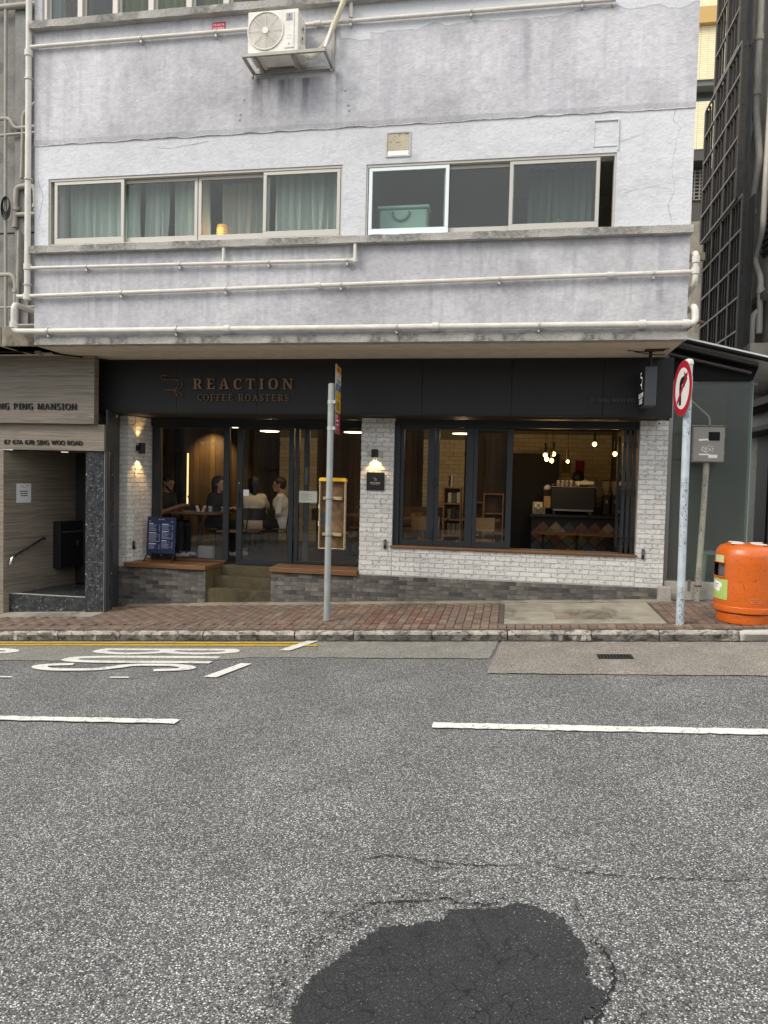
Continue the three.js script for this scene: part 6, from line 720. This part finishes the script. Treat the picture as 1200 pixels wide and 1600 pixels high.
// ---------------------------------------------------------------- people: smooth capsule fields meshed by surface nets
function nets(caps, cell, pad = .03, k = .03) {
  let lo = [9, 9, 9], hi = [-9, -9, -9]; for (const [a, b, ra, rb_] of caps) for (let i = 0; i < 3; i++) { const r = Math.max(ra, rb_) + pad; lo[i] = Math.min(lo[i], a[i] - r, b[i] - r); hi[i] = Math.max(hi[i], a[i] + r, b[i] + r); }
  const n = lo.map((l, i) => Math.ceil((hi[i] - l) / cell) + 1), f = new Float32Array(n[0] * n[1] * n[2]), I = (x, y, z) => (z * n[1] + y) * n[0] + x;
  const C = caps.map(([a, b, ra, rb_, fx = 1]) => { const d = [b[0] - a[0], b[1] - a[1], b[2] - a[2]]; return { a, d, l2: d[0] ** 2 + d[1] ** 2 + d[2] ** 2 || 1e-9, ra, rb: rb_ }; });
  for (let z = 0; z < n[2]; z++) for (let y = 0; y < n[1]; y++) for (let x = 0; x < n[0]; x++) { const px = lo[0] + x * cell, py = lo[1] + y * cell, pz_ = lo[2] + z * cell; let m = 1; for (const c of C) { const ax = px - c.a[0], ay = py - c.a[1], az = pz_ - c.a[2]; let t = (ax * c.d[0] + ay * c.d[1] + az * c.d[2]) / c.l2; t = t < 0 ? 0 : t > 1 ? 1 : t; const dx = ax - t * c.d[0], dy = ay - t * c.d[1], dz = az - t * c.d[2], d = Math.sqrt(dx * dx + dy * dy + dz * dz) - (c.ra + (c.rb - c.ra) * t); const h = Math.max(k - Math.abs(m - d), 0) / k; m = Math.min(m, d) - h * h * k * .25; } f[I(x, y, z)] = m; }
  const vid = new Int32Array(f.length).fill(-1), pos = [], idx = []; const E = [[0, 1], [0, 2], [0, 4], [1, 3], [1, 5], [2, 3], [2, 6], [3, 7], [4, 5], [4, 6], [5, 7], [6, 7]];
  for (let z = 0; z < n[2] - 1; z++) for (let y = 0; y < n[1] - 1; y++) for (let x = 0; x < n[0] - 1; x++) { const v = []; let s = 0; for (let c = 0; c < 8; c++) { const q = f[I(x + (c & 1), y + (c >> 1 & 1), z + (c >> 2))]; v.push(q); if (q < 0) s++; } if (!s || s === 8) continue; let sx = 0, sy = 0, sz = 0, m = 0; for (const [a, b] of E) if ((v[a] < 0) !== (v[b] < 0)) { const t = v[a] / (v[a] - v[b]); sx += (a & 1) + t * ((b & 1) - (a & 1)); sy += (a >> 1 & 1) + t * ((b >> 1 & 1) - (a >> 1 & 1)); sz += (a >> 2) + t * ((b >> 2) - (a >> 2)); m++; } vid[I(x, y, z)] = pos.length / 3; pos.push(lo[0] + (x + sx / m) * cell, lo[1] + (y + sy / m) * cell, lo[2] + (z + sz / m) * cell); }
  const quad = (a, b, c, d, fl) => fl ? idx.push(a, c, b, a, d, c) : idx.push(a, b, c, a, c, d);
  for (let z = 1; z < n[2] - 1; z++) for (let y = 1; y < n[1] - 1; y++) for (let x = 1; x < n[0] - 1; x++) { const q = f[I(x, y, z)] < 0; if (q !== f[I(x + 1, y, z)] < 0) quad(vid[I(x, y - 1, z - 1)], vid[I(x, y, z - 1)], vid[I(x, y, z)], vid[I(x, y - 1, z)], !q); if (q !== f[I(x, y + 1, z)] < 0) quad(vid[I(x - 1, y, z - 1)], vid[I(x - 1, y, z)], vid[I(x, y, z)], vid[I(x, y, z - 1)], !q); if (q !== f[I(x, y, z + 1)] < 0) quad(vid[I(x - 1, y - 1, z)], vid[I(x, y - 1, z)], vid[I(x, y, z)], vid[I(x - 1, y, z)], !q); }
  const g = new THREE.BufferGeometry(); g.setAttribute('position', new THREE.Float32BufferAttribute(pos, 3)); g.setIndex(idx); g.computeVertexNormals(); return uvm(g);
}
function person(o) { // local frame: facing +z, seated with hips at y .5 unless legs are given
  const t = thing('person', o.label, 'person', o.pos, o.turn, o.group); const ln = o.lean || 0, P = { hip: [0, o.stand ? .92 : .53, 0] }; const hy = P.hip[1]; const tilt = (y, z = 0) => [0, hy + y * Math.cos(ln), y * Math.sin(ln) + z];
  const waist = tilt(.16), chest = tilt(.36, .01), neck = tilt(.53, .0), hd = o.head || 0, H = [0, neck[1] + .145, neck[2] + .03 + .03 * Math.sin(ln)]; const sh_ = s => [s * .165, hy + .46 * Math.cos(ln), .46 * Math.sin(ln)];
  const arm = s => o.arms[s < 0 ? 0 : 1]; const leg = s => o.stand ? [[s * .09, .9, 0], [s * .1, .5, .02], [s * .1, .08, -.01], [s * .1, .03, .1]] : [[s * .09, .52, .02], [s * .1, .52, .42], [s * .1, .1, (o.foot || .42)], [s * .1, .035, (o.foot || .42) + .13]];
  const rot = ([x, y, z]) => { const c = Math.cos(hd), s = Math.sin(hd), ph = o.nod || 0; let X = x, Y = y * Math.cos(ph) - z * Math.sin(ph), Z = y * Math.sin(ph) + z * Math.cos(ph); return [H[0] + X * c + Z * s, H[1] + Y, H[2] - X * s + Z * c]; };
  const headCaps = [[rot([0, .04, -.015]), rot([0, .035, .01]), .083, .082], [rot([0, -.02, .025]), rot([0, -.075, .06]), .068, .038], [rot([0, .012, .085]), rot([0, -.022, .105]), .011, .015], [rot([-.03, .032, .083]), rot([.03, .032, .083]), .014, .014], [rot([-.018, -.055, .09]), rot([.018, -.055, .09]), .011, .011], [rot([-.086, 0, -.005]), rot([-.088, .03, -.012]), .013, .016], [rot([.086, 0, -.005]), rot([.088, .03, -.012]), .013, .016], [rot([0, -.06, -.01]), [neck[0], neck[1], neck[2]], .052, .056]];
  const bodyCaps = [[[-.07, hy, 0], [.07, hy, 0], .115, .115], [waist, chest, .115, .125], [[-.08, chest[1], chest[2]], [.08, chest[1], chest[2]], .12, .12], [sh_(-1), sh_(1), .055, .055], [chest, neck, .1, .055]];
  const armCaps = s => { const [e, w] = arm(s); return [[sh_(s), e, .05, .041], [e, w, .04, .027]]; }, legCaps = s => { const [h, k, a, f] = leg(s); return [[h, k, .085, .06], [k, a, .058, .04], [[a[0], .045, a[2] - .03], f, .04, .032]]; };
  const hand = s => { const [e, w] = arm(s), d = V(...w).sub(V(...e)).normalize(), up = V(0, 1, 0), side = d.clone().cross(up).normalize(), nrm = side.clone().cross(d).normalize(); const at = (a, b, c) => { const p = V(...w).addScaledVector(d, a).addScaledVector(side, b * s).addScaledVector(nrm, c); return [p.x, p.y, p.z]; }; const q = [[at(0, 0, 0), at(.045, 0, -.002), .024, .026], [at(.03, -.022, 0), at(.078, -.026, -.004), .014, .012], [at(.03, .02, 0), at(.078, .024, -.004), .014, .012]]; [[-.028, .068], [-.01, .078], [.009, .073], [.027, .055]].forEach(([b, L]) => { q.push([at(.075, b, -.003), at(.075 + L * .5, b * 1.05, -.012), .0085, .008], [at(.075 + L * .5, b * 1.05, -.012), at(.075 + L * .86, b * 1.05, -.04), .008, .0068]); }); q.push([at(.02, -.028, -.006), at(.052, -.05, -.014), .0105, .009], [at(.052, -.05, -.014), at(.085, -.052, -.02), .009, .0075]); return q; };
  const body = nets([...headCaps.slice(7), ...bodyCaps, ...armCaps(-1), ...armCaps(1), ...legCaps(-1), ...legCaps(1)], .016), head = nets(headCaps, .006, .03, .022); mesh('body', [body, head, nets(hand(-1), .0045, .012, .008), nets(hand(1), .0045, .012, .008)], std(o.skin || 0xb98a6c, .6), t);
  const inf = (c, d) => c.map(([a, b, r1, r2]) => [a, b, r1 + d, r2 + d]); const slv = s => { const [e, w] = arm(s); const q = o.sleeve ?? .5; const A = sh_(s); const L = q <= 1 ? A.map((v, i) => v + (e[i] - v) * q) : e; const r = [[A, L, .062, .056]]; if (q > 1) r.push([e, e.map((v, i) => v + (w[i] - v) * (q - 1)), .052, .042]); return r; };
  mesh('top', nets([...inf(bodyCaps.slice(0, 4), .016), ...slv(-1), ...slv(1), [chest, tilt(.5), .11, .07], [[-.06, hy - .04, 0], [.06, hy - .04, 0], .12, .12]], .014), std(o.top, .9), t); mesh('trousers', nets([[[-.06, hy - .03, 0], [.06, hy - .03, 0], .126, .126], ...legCaps(-1).slice(0, 2).map(c => [c[0], c[1], c[2] + .014, c[3] + .018]), ...legCaps(1).slice(0, 2).map(c => [c[0], c[1], c[2] + .014, c[3] + .018])], .016), std(o.trousers, .9), t);
  for (const s of [-1, 1]) { const [, , a, f] = leg(s); mesh('shoe', nets([[[a[0], .05, a[2] - .03], f, .046, .038], [[a[0], .03, a[2] - .04], [f[0], .03, f[2] + .01], .034, .032]], .01), std(o.shoes || 0xb9b6b0, .7), t); }
  const hair = [[rot([0, .055, -.03]), rot([0, .07, .0]), .088, .078], [rot([-.055, .06, .0]), rot([.055, .06, .0]), .05, .05], [rot([0, .0, -.05]), rot([0, .05, -.045]), .07, .08], [rot([0, .098, .045]), rot([0, .085, -.02]), .036, .05]]; if (o.long) hair.push([rot([0, .0, -.06]), rot([0, -.2, -.075]), .075, .05], [rot([-.065, .03, -.02]), rot([-.07, -.14, -.03]), .035, .03], [rot([.065, .03, -.02]), rot([.07, -.14, -.03]), .035, .03]); mesh('hair', nets(hair, .009, .03, .03), std(o.hair || 0x14100e, .55), t);
  if (o.beard) mesh('beard', nets([[rot([-.05, -.05, .035]), rot([0, -.088, .068]), .022, .026], [rot([.05, -.05, .035]), rot([0, -.088, .068]), .022, .026]], .008), std(0x17120f, .8), t);
  for (const s of [-1, 1]) { const e = rot([s * .031, .012, .084]); mesh('eye', new THREE.SphereGeometry(.0095, 8, 6).translate(...e), std(0x1c1512, .3), t); }
  return t;
}
person({ label: 'bearded man in dark polo shirt looking at a phone at the window table', pos: [-5.68, FY - .012, -1.3], turn: R(80), lean: .12, nod: .28, beard: true, top: 0x1d2327, trousers: 0x23242a, skin: 0xb08060, shoes: 0xc9c6c0, sleeve: .6, arms: [[[-.24, .72, .12], [-.09, .84, .38]], [[.24, .72, .12], [.07, .84, .38]]] });
single('phone', 'dark phone held by the man at the window table', 'phone', rb(-.035, 0, -.004, .035, .15, .004, .004).rotateX(-.5).rotateY(R(80)).translate(-5.2, FY + .86, -1.38), M.black);
person({ label: 'woman with long dark hair in a dark top seated behind the window table', pos: [-4.98, FY - .012, -1.78], turn: R(84), lean: .1, long: true, top: 0x22242a, trousers: 0x1c1c20, skin: 0xc09a80, sleeve: 1.8, arms: [[[-.25, .74, .08], [-.12, .8, .3]], [[.25, .74, .08], [.1, .8, .3]]] });
person({ label: 'woman in a cream top with her hands raised to her chin', pos: [-4.38, FY - .012, -2.02], turn: R(200), lean: .16, long: true, head: R(18), top: 0xd9cfb8, trousers: 0x1b1c20, skin: 0xc09a80, sleeve: .75, arms: [[[-.26, .82, .2], [-.06, 1.04, .3]], [[.26, .8, .18], [.1, 1.03, .3]]] });
person({ label: 'man in a white shirt sitting upright in profile', pos: [-3.92, FY - .012, -2.3], turn: R(-78), lean: .08, top: 0xe6e3da, trousers: 0x1d1f26, skin: 0xb58766, shoes: 0x2a2522, sleeve: 1.6, arms: [[[-.24, .74, .06], [-.12, .74, .32]], [[.24, .74, .06], [.1, .74, .32]]] });
person({ label: 'barista in dark clothes bending behind the espresso machine', pos: [1.15, FY, -3.62], turn: R(0), stand: true, lean: .8, nod: 1.25, top: 0x1a1b1e, trousers: 0x1a1b1e, hair: 0x0e0d0d, sleeve: .6, arms: [[[-.25, 1.1, .28], [-.14, 1.0, .5]], [[.25, 1.1, .28], [.14, 1.0, .5]]] });
renderer.render(scene, camera);
